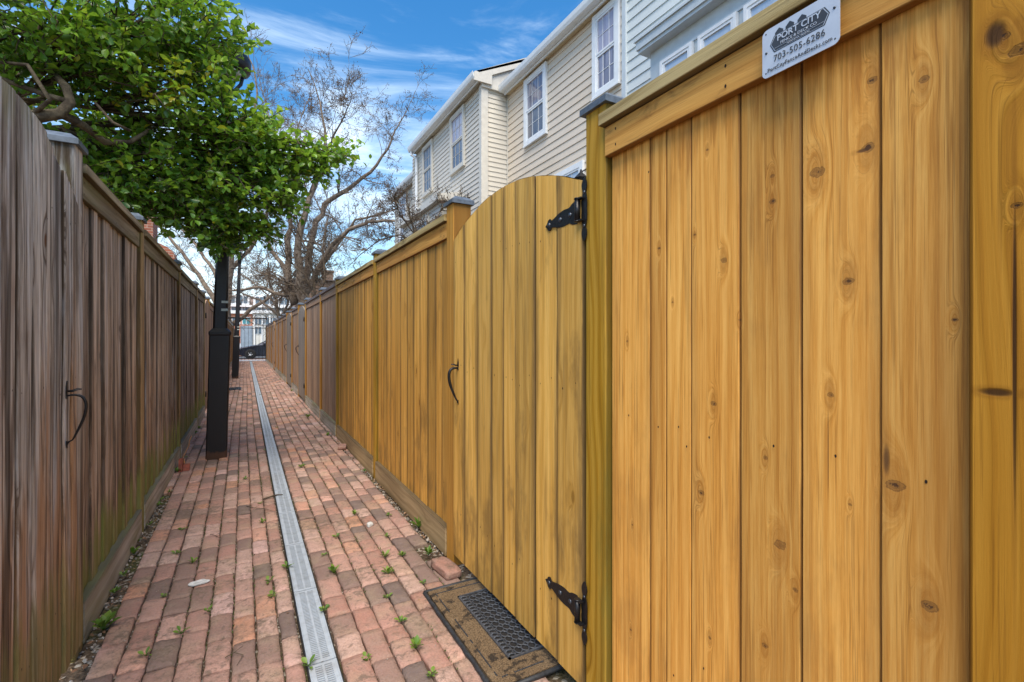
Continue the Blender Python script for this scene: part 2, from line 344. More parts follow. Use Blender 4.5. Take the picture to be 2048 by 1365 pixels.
# brick paving: each brick keeps its own colour, mottling and stains
def brick_mat(name='paving_brick'):
    n = NT(name); A, B, C = n.sep(n.attr('wc').outputs['Vector']); P = n.pos()
    off = n.t.nodes.new('ShaderNodeVectorMath'); off.operation = 'ADD'; n.put(off.inputs[0], P); n.put(off.inputs[1], n.comb(n.M('MULTIPLY', C, 31), 0, n.M('MULTIPLY', A, 17)))
    pv = off.outputs[0]
    base = n.ramp(A, ((0, (0.146, 0.110, 0.102)), (.13, (0.224, 0.147, 0.126)), (.28, (0.310, 0.189, 0.155)), (.36, (0.370, 0.193, 0.150)), (.5, (0.396, 0.225, 0.184)), (.66, (0.447, 0.267, 0.218)), (.80, (0.482, 0.331, 0.281)), (.92, (0.516, 0.248, 0.150)), (1, (0.568, 0.386, 0.359))))
    q = n.noise(pv, 16, 5, .62); q2 = n.noise(pv, 120, 4, .65); q3 = n.noise(pv, 5, 3); q4 = n.noise(pv, 32, 5, .7, .6)
    c = n.mix(n.mr(q, .38, .66, 0, .8), base, n.mix(.5, base, (.27, .20, .16)))
    c = n.mix(n.mr(q3, .48, .68, 0, .6), c, n.mix(.55, c, (.36, .29, .19)))
    c = n.mix(n.mr(q2, .38, .66, 0, .6), c, n.mix(.5, c, (.14, .09, .07)))
    c = n.mix(n.mr(n.M('ADD', q4, n.M('MULTIPLY', B, .12)), .60, .74, 0, .65), c, (.12, .09, .07))
    c = n.mix(n.mr(n.noise(P, 5.3, 4, .62), .70, .76, 0, .7), c, (.55, .48, .44))
    dd = n.noise(P, 1.7, 4, .6); d2 = n.noise(P, 38, 4, .7)
    c = n.mix(n.mr(n.M('ADD', n.M('MULTIPLY', dd, .6), n.M('MULTIPLY', d2, .4)), .50, .64, 0, .7), c, (.13, .10, .07))
    n.bump(n.M('ADD', n.M('MULTIPLY', q2, .7), q), .9, .008)
    return n.fin(c, .78, .3)
BRICK = brick_mat()
def soil_mat():
    n = NT('soil_and_grit'); P = n.pos(); q = n.noise(P, 45, 6, .7); v = n.vor(P, 70); q3 = n.noise(P, 3, 3)
    c = n.mix(n.mr(q, .3, .7), (.04, .028, .018), (.16, .115, .08))
    c = n.mix(n.mr(n.sep(v.outputs['Color'])[0], .80, .84, 0, .8), c, (.36, .32, .27))
    c = n.mix(n.mr(q3, .52, .68, 0, .6), c, (.07, .085, .02))
    n.bump(n.M('ADD', q, n.M('MULTIPLY', v.outputs['Distance'], -.8)), .8, .012)
    return n.fin(c, .95, .1)
SOIL = soil_mat()
def metal_drain():
    n = NT('grey_drain_grate'); P = n.pos(); q = n.noise(P, 25, 5, .65); q2 = n.noise(P, 3, 3)
    c = n.mix(n.mr(q, .4, .75, 0, .5), (.36, .41, .47), (.20, .21, .22)); c = n.mix(n.mr(q2, .55, .75, 0, .35), c, (.20, .16, .12))
    return n.fin(c, .55, .4)
GRATE = metal_drain(); DARK = plain('channel_dark', (.012, .012, .013), .8)
def siding_mat(name, c1, c2, st=.35):
    n = NT(name); P = n.pos(); s = n.sep(P)
    q = n.noise(n.comb(n.M('MULTIPLY', s[0], 1), n.M('MULTIPLY', s[1], 1.0), n.M('MULTIPLY', s[2], 2.2)), 1.2, 4, .6); q2 = n.noise(P, 30, 4, .6)
    c = n.mix(n.mr(q, .4, .7, 0, st), c1, c2); c = n.mix(n.mr(q2, .5, .8, 0, .15), c, tuple(a * .7 for a in c1))
    return n.fin(c, .5, .4)
SID_A = siding_mat('cream_vinyl_siding', (.66, .575, .47), (.56, .45, .32))
SID_B = siding_mat('pale_beige_siding', (.62, .58, .51), (.54, .49, .41), .3)
SID_G = siding_mat('grey_blue_siding', (.56, .61, .62), (.49, .55, .56), .3)
TRIMW = plain('white_trim', (.74, .77, .80), .4, 0, .04, 12); TRIMB = plain('beige_trim', (.60, .57, .51), .45, 0, .06, 12)
TRIMG = plain('grey_trim', (.50, .56, .60), .45, 0, .05, 12)
SOFF = plain('cream_soffit', (.60, .50, .34), .55, 0, .08, 8); SOFB = plain('beige_soffit', (.48, .43, .34), .55, 0, .08, 8)
SHING = plain('dark_shingle', (.06, .055, .055), .9, 0, .4, 30, .5)
def glass_mat(name, c1, c2, tree=True):
    n = NT(name); P = n.pos(); s = n.sep(P)
    q = n.noise(n.comb(n.M('MULTIPLY', s[0], 3), n.M('MULTIPLY', s[1], 22), n.M('MULTIPLY', s[2], 1.0)), 1, 2)  # vertical streaks in the pane colour, painted as reflected branches
    c = n.mix(n.mr(q, .35, .65), c1, c2)
    return n.fin(c, .06, .8)
GL_LAV = glass_mat('pale_lavender_pane', (.42, .41, .52), (.33, .32, .42)); GL_MID = glass_mat('grey_pane_painted_reflection', (.30, .30, .38), (.14, .14, .19)); GL_DK = glass_mat('dark_screened_pane', (.17, .18, .22), (.11, .12, .15))  # opaque panes; the pale lavender tone is plain base colour
GL_BLUE = glass_mat('pane_over_blue_blind', (.42, .52, .66), (.38, .48, .62))

# ------------------------------------------------------------------ setting
def sheet(name, x0, x1, y0, y1, z, mat, kind='structure', nx=1, ny=1, amp=0):
    b = MB(); g = []
    for j in range(ny + 1):
        g.append([b.vert((x0 + (x1 - x0) * i / nx, y0 + (y1 - y0) * j / ny, z + (amp * mnoise.noise(V3((i * .7, j * .7, z * 50))) if amp else 0))) for i in range(nx + 1)])
    for j in range(ny):
        for i in range(nx): b.face((g[j][i], g[j][i + 1], g[j + 1][i + 1], g[j + 1][i]), 0, bool(amp))
    o = b.build(name, mat); tag(o, kind=kind); return o
GROUND = plain('far_ground', (.12, .10, .06), .95, 0, .4, .6)
sheet('ground', -600, 600, -300, 900, -.30, GROUND)
sheet('soil', -6, 8, -4, 30.6, -.022, SOIL, nx=70, ny=180, amp=.006)
ASPH = plain('asphalt', (.07, .07, .072), .9, 0, .2, 20, .3); CONC = plain('pale_concrete', (.46, .46, .45), .85, 0, .1, 8, .2)
rb = MB(); rb.box(-60, 60, 33.6, 43, -.28, -.12); tag(rb.build('road', ASPH), kind='structure')
rb = MB(); rb.box(-60, 60, 30.6, 32.4, -.28, -.01); tag(rb.build('pavement', CONC), kind='structure')
rb = MB(); rb.box(-60, 60, 32.4, 33.6, -.28, -.014); rb.box(-60, 60, 43, 46, -.28, .0); tag(rb.build('brick_pavement', plain('orange_paver', (.36, .20, .13), .85, 0, .2, 6)), kind='structure')

# brick path, every brick laid on its own
DX0, DX1 = .196, .304
def brick(b, x0, x1, y0, y1, ztop, near):
    r1, r2, r3 = random.random(), random.random(), random.random()
    tx, ty = random.gauss(0, .028), random.gauss(0, .020)
    jx = [random.gauss(0, .0016) for _ in range(4)]
    cx, cy = (x0 + x1) / 2, (y0 + y1) / 2
    if near: nx, ny = 6, 9
    else: nx, ny = 3, 3
    us = [0, .06] + [.06 + .88 * i / (nx - 2) for i in range(1, nx - 2)] + [.94, 1] if near else [0, .08, .92, 1]
    vs = [0, .035] + [.035 + .93 * i / (ny - 2) for i in range(1, ny - 2)] + [.965, 1] if near else [0, .04, .96, 1]
    g = []
    for j, v in enumerate(vs):
        row = []
        for i, u in enumerate(us):
            x = x0 + (x1 - x0) * u; y = y0 + (y1 - y0) * v
            ed = min(u, 1 - u) * (x1 - x0); ev = min(v, 1 - v) * (y1 - y0); e = min(ed, ev)
            z = ztop + tx * (x - cx) + ty * (y - cy)
            z -= .010 * max(0, 1 - e / .006)
            if near:
                z += .0034 * mnoise.noise(V3((x * 24, y * 24, r1 * 99))) + .0016 * mnoise.noise(V3((x * 80, y * 80, r1 * 99)))
                if e < .001:
                    x += .0055 * mnoise.noise(V3((x * 22, y * 22, r2 * 50))); y += .0055 * mnoise.noise(V3((x * 22, y * 22, 9 + r2 * 50)))
            row.append(b.vert((x, y, z), (r1, r2, r3)))
        g.append(row)
    for j in range(len(vs) - 1):
        for i in range(len(us) - 1): b.face((g[j][i], g[j][i + 1], g[j + 1][i + 1], g[j + 1][i]), 0, True)
    ring = [g[0][i] for i in range(len(us))] + [g[j][-1] for j in range(1, len(vs))] + [g[-1][i] for i in range(len(us) - 2, -1, -1)] + [g[j][0] for j in range(len(vs) - 2, 0, -1)]
    lo = [b.vert((b.v[q][0], b.v[q][1], -.03), (r1, r2, r3)) for q in ring]
    for k in range(len(ring)):
        m = (k + 1) % len(ring); b.face((ring[k], lo[k], lo[m], ring[m]))
pb = MB()
colsL = [-.510, -.420, -.329, -.233, -.144, -.055, .028, .112, .190]
colsR = [.311, .398, .487, .576, .665, .754, .843, .932]
cols = [(colsL[i], colsL[i + 1], 'L') for i in range(8)] + [(colsR[i], colsR[i + 1], 'R') for i in range(7)]
for ci, (xa, xb, sd_) in enumerate(cols):
    y = -.8 + random.random() * .15 - (0 if ci % 2 else .1)
    while y < 30.5:
        ln = random.choice((.205, .2, .2, .195, .165, .105, .2, .15))
        my = y + ln / 2
        sway = .010 * math.sin(my * .55 + .5) + .005 * mnoise.noise(V3((my * .8, ci * .3, 0)))
        if sd_ == 'L' and ci == 7: s0, s1 = sway, 0
        elif sd_ == 'R' and ci == 8: s0, s1 = 0, sway
        else: s0 = s1 = sway
        g_ = random.uniform(.003, .0075)
        skip = (ci == 14 and my < 3.6 and my > 2.2 and random.random() < .25)
        if -.6 < my and not skip and not (-.36 < (xa + xb) / 2 < -.16 and 5.67 < my < 5.84):
            brick(pb, xa + s0 + g_ * .5, xb + s1 - g_ * .5, y + g_ * .5, y + ln - g_ * .5, random.gauss(0, .0018) + .004 * mnoise.noise(V3((xa * 2, my * 1.2, 3))), 1.0 < my < 6.2)
        y += ln
for x0_, x1_ in ((-.595, -.515), (.936, .985)):      # infill rows farther along
    y = 4.6
    while y < 30.4:
        ln = random.choice((.2, .2, .1)); brick(pb, x0_ + .004, x1_ - .002, y + .003, y + ln - .003, random.gauss(0, .002), False); y += ln
tag(pb.build('brick_path', BRICK), kind='structure')

# ------------------------------------------------------------------ trench drain
dr = thing('trench_drain', (.25, 1, 0), 'long narrow grey slotted channel drain running down the brick alley', 'drain')
b = MB(); b.box(DX0, DX1, -.5, 29.5, -.06, -.035)
b.box(DX0, DX0 + .004, -.5, 29.5, -.035, -.002); b.box(DX1 - .004, DX1, -.5, 29.5, -.035, -.002)
b.build('channel', DARK, dr)
def grate_mesh(y0, ln, fine=True):
    b = MB(); xa, xb, xm = DX0 + .005, DX1 - .005, (DX0 + DX1) / 2
    e = .0015
    for p, q in ((xa, xa + .020), (xb - .020, xb)): b.box(p, q, y0 + e, y0 + ln - e, -.012, .001)
    for p, q in ((xa + .003, xa + .006), (xb - .006, xb - .003)): b.box(p, q, y0 + e, y0 + ln - e, .001, .0035)
    b.box(xm - .004, xm + .004, y0 + e, y0 + ln - e, -.012, .0006)
    n_ = int(ln / .0125); st = (ln - .03) / n_
    b.box(xa + .020, xb - .020, y0 + e, y0 + .015, -.012, .0003); b.box(xa + .020, xb - .020, y0 + ln - .015, y0 + ln - e, -.012, .0003)
    for k in range(n_):
        yy = y0 + .015 + k * st
        b.box(xa + .020, xm - .004, yy, yy + st * .42, -.010, 0); b.box(xm + .004, xb - .020, yy, yy + st * .42, -.010, 0)
    return b
y = .735
first = None
for k in range(49):
    if first is None:
        first = grate_mesh(y, .58).build('grate_section', GRATE, dr)
    else:
        c = first.copy(); col.objects.link(c); c.parent = dr; c.location = first.location + V3((0, .585 * k, 0))
# square storm grate
b = MB(); x0, x1, y0, y1 = -.40, -.09, 13.1, 13.75
b.box(x0, x1, y0, y0 + .04, -.01, .012); b.box(x0, x1, y1 - .04, y1, -.01, .012)
for k in range(8): xx = x0 + (x1 - x0 - .02) * k / 7; b.box(xx, xx + .02, y0 + .04, y1 - .04, -.01, .0118)
gr = thing('floor_grate', (-.24, 13.4, 0), 'dark square iron drain cover set in the bricks before the farther lamp post', 'drain cover')
b.build('bars', IRON, gr)
b = MB(); b.box(x0 + .002, x1 - .002, y0 + .002, y1 - .002, -.02, .006); b.build('pit', DARK, gr)

# ------------------------------------------------------------------ fences
def post_part(t, side, y0, Xp, mat, ztop=1.94, wdt=.105, capm=CAPM, cap=True):
    b = MB(); D = EX * side; yc = y0 + wdt / 2
    b.board(V3((Xp, yc, -.25)), EZ, EY, D, 0, ztop + .25, wdt, wdt, ch=.006, back=True, loff=-.25)
    p = b.build('post', mat, t)
    if cap:
        c = MB(); o_ = .013; xa, xb = sorted((Xp - side * o_, Xp + side * (wdt + o_))); ya, yb = y0 - o_, y0 + wdt + o_
        z0 = ztop - .004; z1 = ztop + .016; z2 = ztop + .040; i_ = .03
        q = [c.vert(v) for v in ((xa, ya, z0), (xb, ya, z0), (xb, yb, z0), (xa, yb, z0), (xa, ya, z1), (xb, ya, z1), (xb, yb, z1), (xa, yb, z1), (xa + i_, ya + i_, z2), (xb - i_, ya + i_, z2), (xb - i_, yb - i_, z2), (xa + i_, yb - i_, z2))]
        for f in ((3, 2, 1, 0), (0, 1, 5, 4), (1, 2, 6, 5), (2, 3, 7, 6), (3, 0, 4, 7), (4, 5, 9, 8), (5, 6, 10, 9), (6, 7, 11, 10), (7, 4, 8, 11), (8, 9, 10, 11)): c.face([q[k] for k in f])
        c.build('post_cap', capm, p)
    return p
def splits(y0, y1, lo=.08, hi=.14):
    e = [y0]
    while y1 - e[-1] > hi * 1.2: e.append(e[-1] + random.uniform(lo, hi))
    e.append(y1); return e
def hole(b, X, y, z, side, r=.0028, mi=1):
    n = 8; a = [b.vert((X - side * .0006, y + r * .8 * math.cos(2 * math.pi * k / n), z + r * 1.3 * math.sin(2 * math.pi * k / n))) for k in range(n)]
    b.face(a if side < 0 else a[::-1], mi)
def panel(t, side, y0, y1, Xb, mat, edges=None, z0=.05, z1=1.80, old=False, nails=True, name='board_panel'):
    b = MB(); D = EX * side; edges = sorted(edges or splits(y0, y1))
    for i in range(len(edges) - 1):
        a, c = edges[i], edges[i + 1]; g = .003 if not old else .004
        off = (random.uniform(-.003, .003) if not old else (.006 if i % 2 else 0) + random.uniform(-.004, .004))
        ov = 0 if not old else (0.016 if i % 2 else 0)
        b.board(V3((Xb + side * off, (a + c) / 2, 0)), EZ, EY, D, z0, z1, (c - a) - g + 2 * ov, .018, ch=.0035 if not old else .004, segs=8 if old else 1, wob=.004 if old else 0)
        if nails:
            for zz in (.33, 1.02, 1.62):
                if random.random() < .85: hole(b, Xb + side * off, (a + c) / 2 + random.uniform(-.3, .3) * (c - a), zz + random.uniform(-.05, .05), side, random.uniform(.0018, .0034))
    # rails on the far side
    for zz in (.33, 1.0, 1.66): b.box(*sorted((Xb + side * .034, Xb + side * .07)), y0, y1, zz - .04, zz + .04)
    return b.build(name, [mat, HOLE], t)
def rails(t, side, y0, y1, Xf, mfas, mcap, mkick, kick=True, fz=(1.766, 1.857)):
    D = EX * side; ym = (y0 + y1) / 2
    b = MB(); b.board(V3((Xf, y0, (fz[0] + fz[1]) / 2)), EY, EZ, D, .001, y1 - y0 - .001, fz[1] - fz[0], .02, ch=.002, loff=random.random() * 9)
    for yy in (y0 + .05, y1 - .05, ym): 
        for zz in (fz[0] + .022, fz[1] - .022): hole(b, Xf, yy, zz, side, .0035)
    b.build('fascia_board', [mfas, HOLE], t)
    b = MB(); xc = Xf - side * .02 + side * .0
    b.board(V3((Xf - side * .020, y0, fz[1] + .021)), EY, EZ, D, -.006, y1 - y0 + .006, .038, .13, ch=.002, back=True, loff=random.random() * 9)
    b.build('cap_rail', mcap, t)
    if kick:
        b = MB(); b.board(V3((Xf - side * .012, y0, .07)), EY, EZ, D, .002, y1 - y0 - .002, .165, .036, ch=.003, back=True, loff=random.random() * 9)
        b.build('kick_board', mkick, t)

# --- right side: near yellow bay
near = thing('wood_fence', (1.0, .7, 0), 'new amber board fence bay carrying the small metal sign, beside the camera', 'fence')
nb = [.305, .433, .575, .715, .854, .938, .997, 1.163]
nb[-1] = 1.160
b = MB(); D = EX
for i in range(7):
    a, c = nb[i], nb[i + 1]
    xo = 1.0 + (-.004 if i in (0,) else random.uniform(-.001, .001))
    b.board(V3((xo, (a + c) / 2, 0)), EZ, EY, D, .02, 1.80, (c - a) - .0022, .018, ch=.003)
for x, y in ((1260, 831), (1319, 854), (1360, 854), (1421, 875), (1550, 892), (1674, 912), (1855, 963), (1376, 893), (1410, 1336), (1350, 1350), (1300, 345)):
    q = onX(x, y, 1.0); hole(b, .9955, q[0], q[1], 1, .0026)
for zz in (.33, 1.0, 1.66): b.box(1.034, 1.07, .31, 1.16, zz - .04, zz + .04)
b.build('board_panel', [WOOD, HOLE], near)
rails(near, 1, .305, 1.163, .975, RAILW, CAPW, KICKW, kick=False)
b = MB(); b.board(V3((.982, 1.06, .03)), EY, EZ, EX, 0, .098, .085, .03, ch=.003); b.build('kick_board', KICKW, near)
post_part(near, 1, .19, .970, WOODP2, 1.94, .115)
post_part(near, 1, 1.163, .980, POSTW)

# --- right side: run of yellow bays beyond the gate
r2 = thing('wood_fence', (1.0, 4.3, 0), 'yellow new board fence of two bays just beyond the arched gate', 'fence')
post_part(r2, 1, 2.415, .980, POSTO)
eb = [2.52, 2.748, 2.889, 3.043, 3.177, 3.33, 3.487, 3.634, 3.77, 3.977, 4.17]
e2 = []
for i in range(len(eb) - 1):
    e2.append(eb[i])
    if eb[i + 1] - eb[i] > .16: e2.append((eb[i] + eb[i + 1]) / 2)
e2.append(eb[-1])
panel(r2, 1, 2.52, 4.17, 1.0, WOOD2, e2); rails(r2, 1, 2.52, 4.17, .985, RAILW, CAPW, KICKW)
post_part(r2, 1, 4.172, .980, POSTW)
panel(r2, 1, 4.28, 6.18, 1.0, WOOD2); rails(r2, 1, 4.28, 6.18, .985, RAILW, CAPW, KICKW)
post_part(r2, 1, 6.182, .980, POSTW)
# --- weathered runs
def run(label, side, posts, Xb, pm, rm, cm, km, qm, wdt=.105, old=False, capm=CAPM):
    t = thing('wood_fence', (Xb, (posts[0] + posts[-1]) / 2, 0), label, 'fence')
    for i, y in enumerate(posts):
        post_part(t, side, y, Xb - side * .022, OLDG if (old and i == 0) else qm, 1.94, wdt, capm)
        if i + 1 < len(posts):
            panel(t, side, y + wdt, posts[i + 1], Xb, pm, old=old); rails(t, side, y + wdt + .002, posts[i + 1] - .002, Xb - side * .014, rm, cm, km)
    return t
r3 = thing('wood_fence', (1.0, 8.2, 0), 'faded pinkish two-bay fence between the yellow bays and the first grey gate', 'fence')
DKCAP = plain('dark_cap_rail', (.14, .12, .12), .8, 0, .3, 9)
for a, c in ((6.29, 7.66), (7.765, 9.71)): panel(r3, 1, a, c, 1.0, PINK); rails(r3, 1, a, c, .985, PINK, DKCAP, KICKL)
post_part(r3, 1, 7.66, .98, POSTO); post_part(r3, 1, 9.712, .98, POSTO)
run('short faded fence bay between the two grey side gates', 1, [11.1, 12.75], 1.0, PINK, PINK, DKCAP, KICKL, POSTO)
run('long faded fence run beyond the second grey side gate on the right', 1, [14.42, 16.3, 18.2, 20.1], 1.0, PINK, PINK, DKCAP, KICKL, POSTO)
run('farthest faded fence run on the right, next to the iron gate', 1, [21.5, 23.4, 25.3, 27.2, 28.9], 1.0, PINK, PINK, DKCAP, KICKL, POSTO)
# --- left side
LX = -.585
l1 = run('dark weathered mossy board fence on the left, up to the first lamp post', -1, [2.386, 3.70, 5.68, 7.64, 8.99], LX, OLDB, OLDR, OLDR, KICKL, OLDP, old=True)
run('brown board fence on the left beyond the first lamp post', -1, [10.3, 12.2, 14.1, 16.0, 17.9, 19.8, 21.7, 23.6, 25.5, 27.4, 29.3], LX - .01, PINK, PINK, CAPW, KICKL, POSTO)

# --- gates
def gate(label, side, y0, y1, Xg, mat, edges, zend, zpk, old=False, group=None, z0=.05):
    t = thing('garden_gate', (Xg, (y0 + y1) / 2, 0), label, 'gate', group)
    b = MB(); D = EX * side; ym = (y0 + y1) / 2; hw = (y1 - y0) / 2
    for i in range(len(edges) - 1):
        a, c = edges[i], edges[i + 1]; yc = (a + c) / 2
        def top(q, yc=yc):
            u = max(-1, min(1, (yc + q - ym) / hw)); return zend + (zpk - zend) * (max(0, math.cos(u * math.pi / 2)) ** .85)
        off = random.uniform(-.002, .002) if not old else random.uniform(-.005, .005)
        b.board(V3((Xg + side * off, yc, 0)), EZ, EY, D, z0, 0, (c - a) - (.0035 if not old else .006), .019, ch=.004 if not old else .005, top=top, segs=1 if not old else 8, wob=.006 if old else 0)
        for zz in (.28, 1.04, 1.60):
            for s_ in (-.25, .25):
                if random.random() < .7: hole(b, Xg + side * off, yc + s_ * (c - a), zz + random.uniform(-.03, .03), side, random.uniform(.002, .0034))
    b.build('board_panel', [mat, HOLE], t)
    b = MB()
    for zz in (.28, 1.0, 1.60): b.board(V3((Xg + side * .022, y0 + .03, zz)), EY, EZ, D, 0, y1 - y0 - .06, .085, .036)
    b.build('back_rail', mat, t)
    return t
def smooth_outline(pts, n=5):
    out = []
    N = len(pts)
    for i in range(N):
        p0, p1, p2, p3 = (V3(pts[(i + k - 1) % N]).to_2d() if len(pts[0]) == 3 else V3((*pts[(i + k - 1) % N], 0)) for k in range(4))
        for j in range(n):
            t = j / n
            out.append(.5 * ((2 * p1) + (-p0 + p2) * t + (2 * p0 - 5 * p1 + 4 * p2 - p3) * t * t + (-p0 + 3 * p1 - 3 * p2 + p3) * t ** 3))
    return out
def hinge(t, side, Xg, yp, zc, L=.205, tilt=0.0):
    """strap hinge: strap runs +y from the barrel at yp, leaf with two spear tips on the post"""
    X = Xg - side * .0035
    strap = [(0, .035), (.035, .036), (.055, .027), (.085, .0285), (.12, .024), (.15, .015), (.165, .013), (.172, .021), (.184, .019), (.192, .008), (.204, 0)]
    out = strap + [(a, -q) for a, q in strap[::-1][1:]]
    o = smooth_outline(out, 3)
    h = thing_part('hinge', t)
    b = MB()
    b.poly([(X, yp + p.x, zc + p.y + tilt * p.x) for p in o], EX * side, .0035)
    strapo = b.build('strap', IRON, h)
    for dy in (.048, .107, .178):
        s = MB(); s.lathe((X, yp + dy, zc + tilt * dy), [(.0088, 0), (.0085, .0015), (.006, .004), (.001, .005)], 14, 0, EX * -side); s.build('stud', STUD, h)
    b = MB()
    b.tube([(X - side * .010, yp - .006, zc - .036), (X - side * .010, yp - .006, zc + .036)], .0095, 14)
    b.tube([(X - side * .010, yp - .006, zc + .036), (X - side * .010, yp - .006, zc + .040)], [.0115, .010], 14)
    b.tube([(X - side * .010, yp - .006, zc - .040), (X - side * .010, yp - .006, zc - .036)], [.010, .0115], 14)
    b.build('barrel', IRON, h)
    leaf = [(.0, .105), (.014, .085), (.013, .070), (.008, .058), (.011, .046), (.015, .030), (.016, .012), (.014, 0)]
    lo = leaf + [(a, -z) for a, z in leaf[::-1][1:]]; lo = lo + [(-a * .8, z) for a, z in lo[::-1][1:-1]]
    o = smooth_outline(lo, 3)
    b = MB(); yl = yp - .030; Xp = Xg - side * .003 + side * 0
    b.poly([(Xp, yl + p.x, zc + p.y) for p in o], EX * side, .003)
    b.box(*sorted((Xp - side * .016, Xp)), yl, yp - .006, zc + .034, zc + .0385); b.box(*sorted((Xp - side * .016, Xp)), yl, yp - .006, zc - .0385, zc - .034)
    for zz in (.055, -.055): b.lathe((Xp, yl, zc + zz), [(.0052, 0), (.005, .002), (.001, .0035)], 10, 1, EX * -side)
    b.build('leaf_plate', [IRON, STUD], h)
    return h
def thing_part(name, t):
    h = bpy.data.objects.new(name, None); col.objects.link(h); h.parent = t; h.empty_display_size = .05; return h
def handle(t, side, X, y, zt, zb, th=1.0):
    h = thing_part('latch_handle', t)
    b = MB(); zm = zt - .045
    sp = [(0, zt), (.008, zt - .022), (.009, zt - .035), (.006, zt - .048), (.0065, zt - .062), (-.0065, zt - .062), (-.006, zt - .048), (-.009, zt - .035), (-.008, zt - .022)]
    b.poly([(X - side * .003, y + a, z) for a, z in sp], EX * side, .003)
    sp = [(0, zb), (.0065, zb + .014), (.006, zb + .026), (-.006, zb + .026), (-.0065, zb + .014)]
    b.poly([(X - side * .003, y + a, z) for a, z in sp], EX * side, .003); b.build('mount_plate', IRON, h)
    b = MB()
    pts = [(0, zt - .052), (.022, zt - .050), (.042, zt - .058), (.052, zt - .082), (.050, zt - .115), (.042, zt - .145), (.030, zt - .175), (.017, zt - .205), (.006, zb + .022), (.002, zb + .012)]
    o = []
    for i in range(len(pts) - 1):
        p0, p1, p2, p3 = [V3((*pts[max(0, min(len(pts) - 1, i + k - 1))], 0)) for k in range(4)]
        for j in range(4):
            u = j / 4; o.append(.5 * ((2 * p1) + (-p0 + p2) * u + (2 * p0 - 5 * p1 + 4 * p2 - p3) * u * u + (-p0 + 3 * p1 - 3 * p2 + p3) * u ** 3))
    o.append(V3((*pts[-1], 0))); n_ = len(o)
    b.tube([(X - side * p.x, y, p.y) for p in o], [th * .0035 + th * .0045 * math.sin(math.pi * min(1, (i / n_) * 1.3)) ** .6 if i / n_ < .75 else th * .0042 for i in range(n_)], 10)
    b.build('grip', IRON, h)
    b = MB(); b.tube([(X, y, zt - .036), (X - side * .015, y, zt - .036), (X - side * .030, y + .002, zt - .030), (X - side * .040, y + .003, zt - .031)], [.004, .006, .005, .003], 8, flat=.5); b.build('thumb_lever', IRON, h)
g1e = [1.272, 1.424, 1.574, 1.727, 1.836, 1.947, 2.10, 2.26, 2.408]
g1 = gate('yellow arched board gate with black strap hinges and latch handle, above the doormat', 1, 1.272, 2.408, .975, GATEW, g1e, 1.722, 1.860)
for zz, tl in ((1.628, -.06), (.300, .05)): hinge(g1, 1, .975, 1.292, zz, tilt=tl)
handle(g1, 1, .975, 2.335, 1.10, .855)
lge = [1.19, 1.31, 1.42, 1.54, 1.70, 1.80, 1.905, 2.02, 2.10, 2.19, 2.27, 2.41]
g2 = gate('old grey weathered board gate nearest on the left, with black latch handle', -1, 1.19, 2.41, -.545, OLDG, lge, 1.655, 1.872, old=True)
handle(g2, -1, -.545, 2.215, 1.055, .82, .62)
def fargate(label, side, y0, y1, Xg, mat):
    t = gate(label, side, y0, y1, Xg, mat, splits(y0, y1, .10, .14), 1.74, 1.87)
    for zz in (.32, 1.58):
        b = MB(); b.box(*sorted((Xg - side * .006, Xg)), y0 + .0, y0 + .05, zz - .03, zz + .03); b.tube([(Xg - side * .01, y0 + .004, zz - .045), (Xg - side * .01, y0 + .004, zz + .045)], .009, 8); b.build('hinge', IRON, t)
    handle(t, side, Xg, y1 - .12, 1.10, .86)
    return t
fargate('first grey arched side gate beyond the yellow fence on the right', 1, 9.83, 11.09, .975, GREYG)
fargate('second grey arched side gate farther along the right fence', 1, 12.87, 14.41, .975, GREYG)
fargate('brown side gate farthest down the right fence', 1, 20.22, 21.49, .975, PINK)
fargate('brown side gate on the left beside the first lamp post', -1, 9.11, 10.29, LX + .02, PINK)

# ------------------------------------------------------------------ sign on the fascia
sg = thing('metal_sign', (.953, .553, 1.79), 'small white metal contractor sign with rounded corners screwed to the fence top board', 'sign')
def text(name, body, size, u, v, mat, ext=.0004, xs=1.0, off=0., lift=.0012, bold=False):
    """u,v metres on the sign: u from left edge, v from bottom"""
    cu = bpy.data.curves.new(name, 'FONT'); cu.body = body; cu.size = size; cu.align_x = 'CENTER'; cu.align_y = 'CENTER'; cu.extrude = ext; cu.offset = off; cu.resolution_u = 3
    cu.space_character = 1.02
    to = bpy.data.objects.new('tmp', cu); col.objects.link(to); bpy.context.view_layer.update()
    dg = bpy.context.evaluated_depsgraph_get(); me = bpy.data.meshes.new_from_object(to.evaluated_get(dg)); bpy.data.objects.remove(to)
    for vv in me.vertices:
        a, b_, c = vv.co; vv.co = (-lift - c + (SX - .953), (SY1 - (u + a * xs)) - .553, (SZ0 + v + b_) - 1.79)
    me.materials.clear(); me.materials.append(mat); o = bpy.data.objects.new(name, me); col.objects.link(o); o.parent = sg; return o
SX, SY0, SY1, SZ0, SZ1 = .9535, .478, .629, 1.746, 1.846
SIGNW = plain('sign_face', (.50, .55, .63), .35, .1, .05, 30); SIGNK = plain('sign_black', (.035, .04, .05), .5)
b = MB(); rr = .011; pts = []
for cy, cz, a0 in ((SY1 - rr, SZ1 - rr, 0), (SY0 + rr, SZ1 - rr, 90), (SY0 + rr, SZ0 + rr, 180), (SY1 - rr, SZ0 + rr, 270)):
    for k in range(7):
        an = R(a0 + 15 * k); pts.append((SX, cy + rr * math.cos(an), cz + rr * math.sin(an)))
b.poly(pts, EX, .0015); b.build('sign_plate', SIGNW, sg)
def SP(u, v, x=-.0006): return (SX + x, SY1 - u, SZ0 + v)
WS = SY1 - SY0
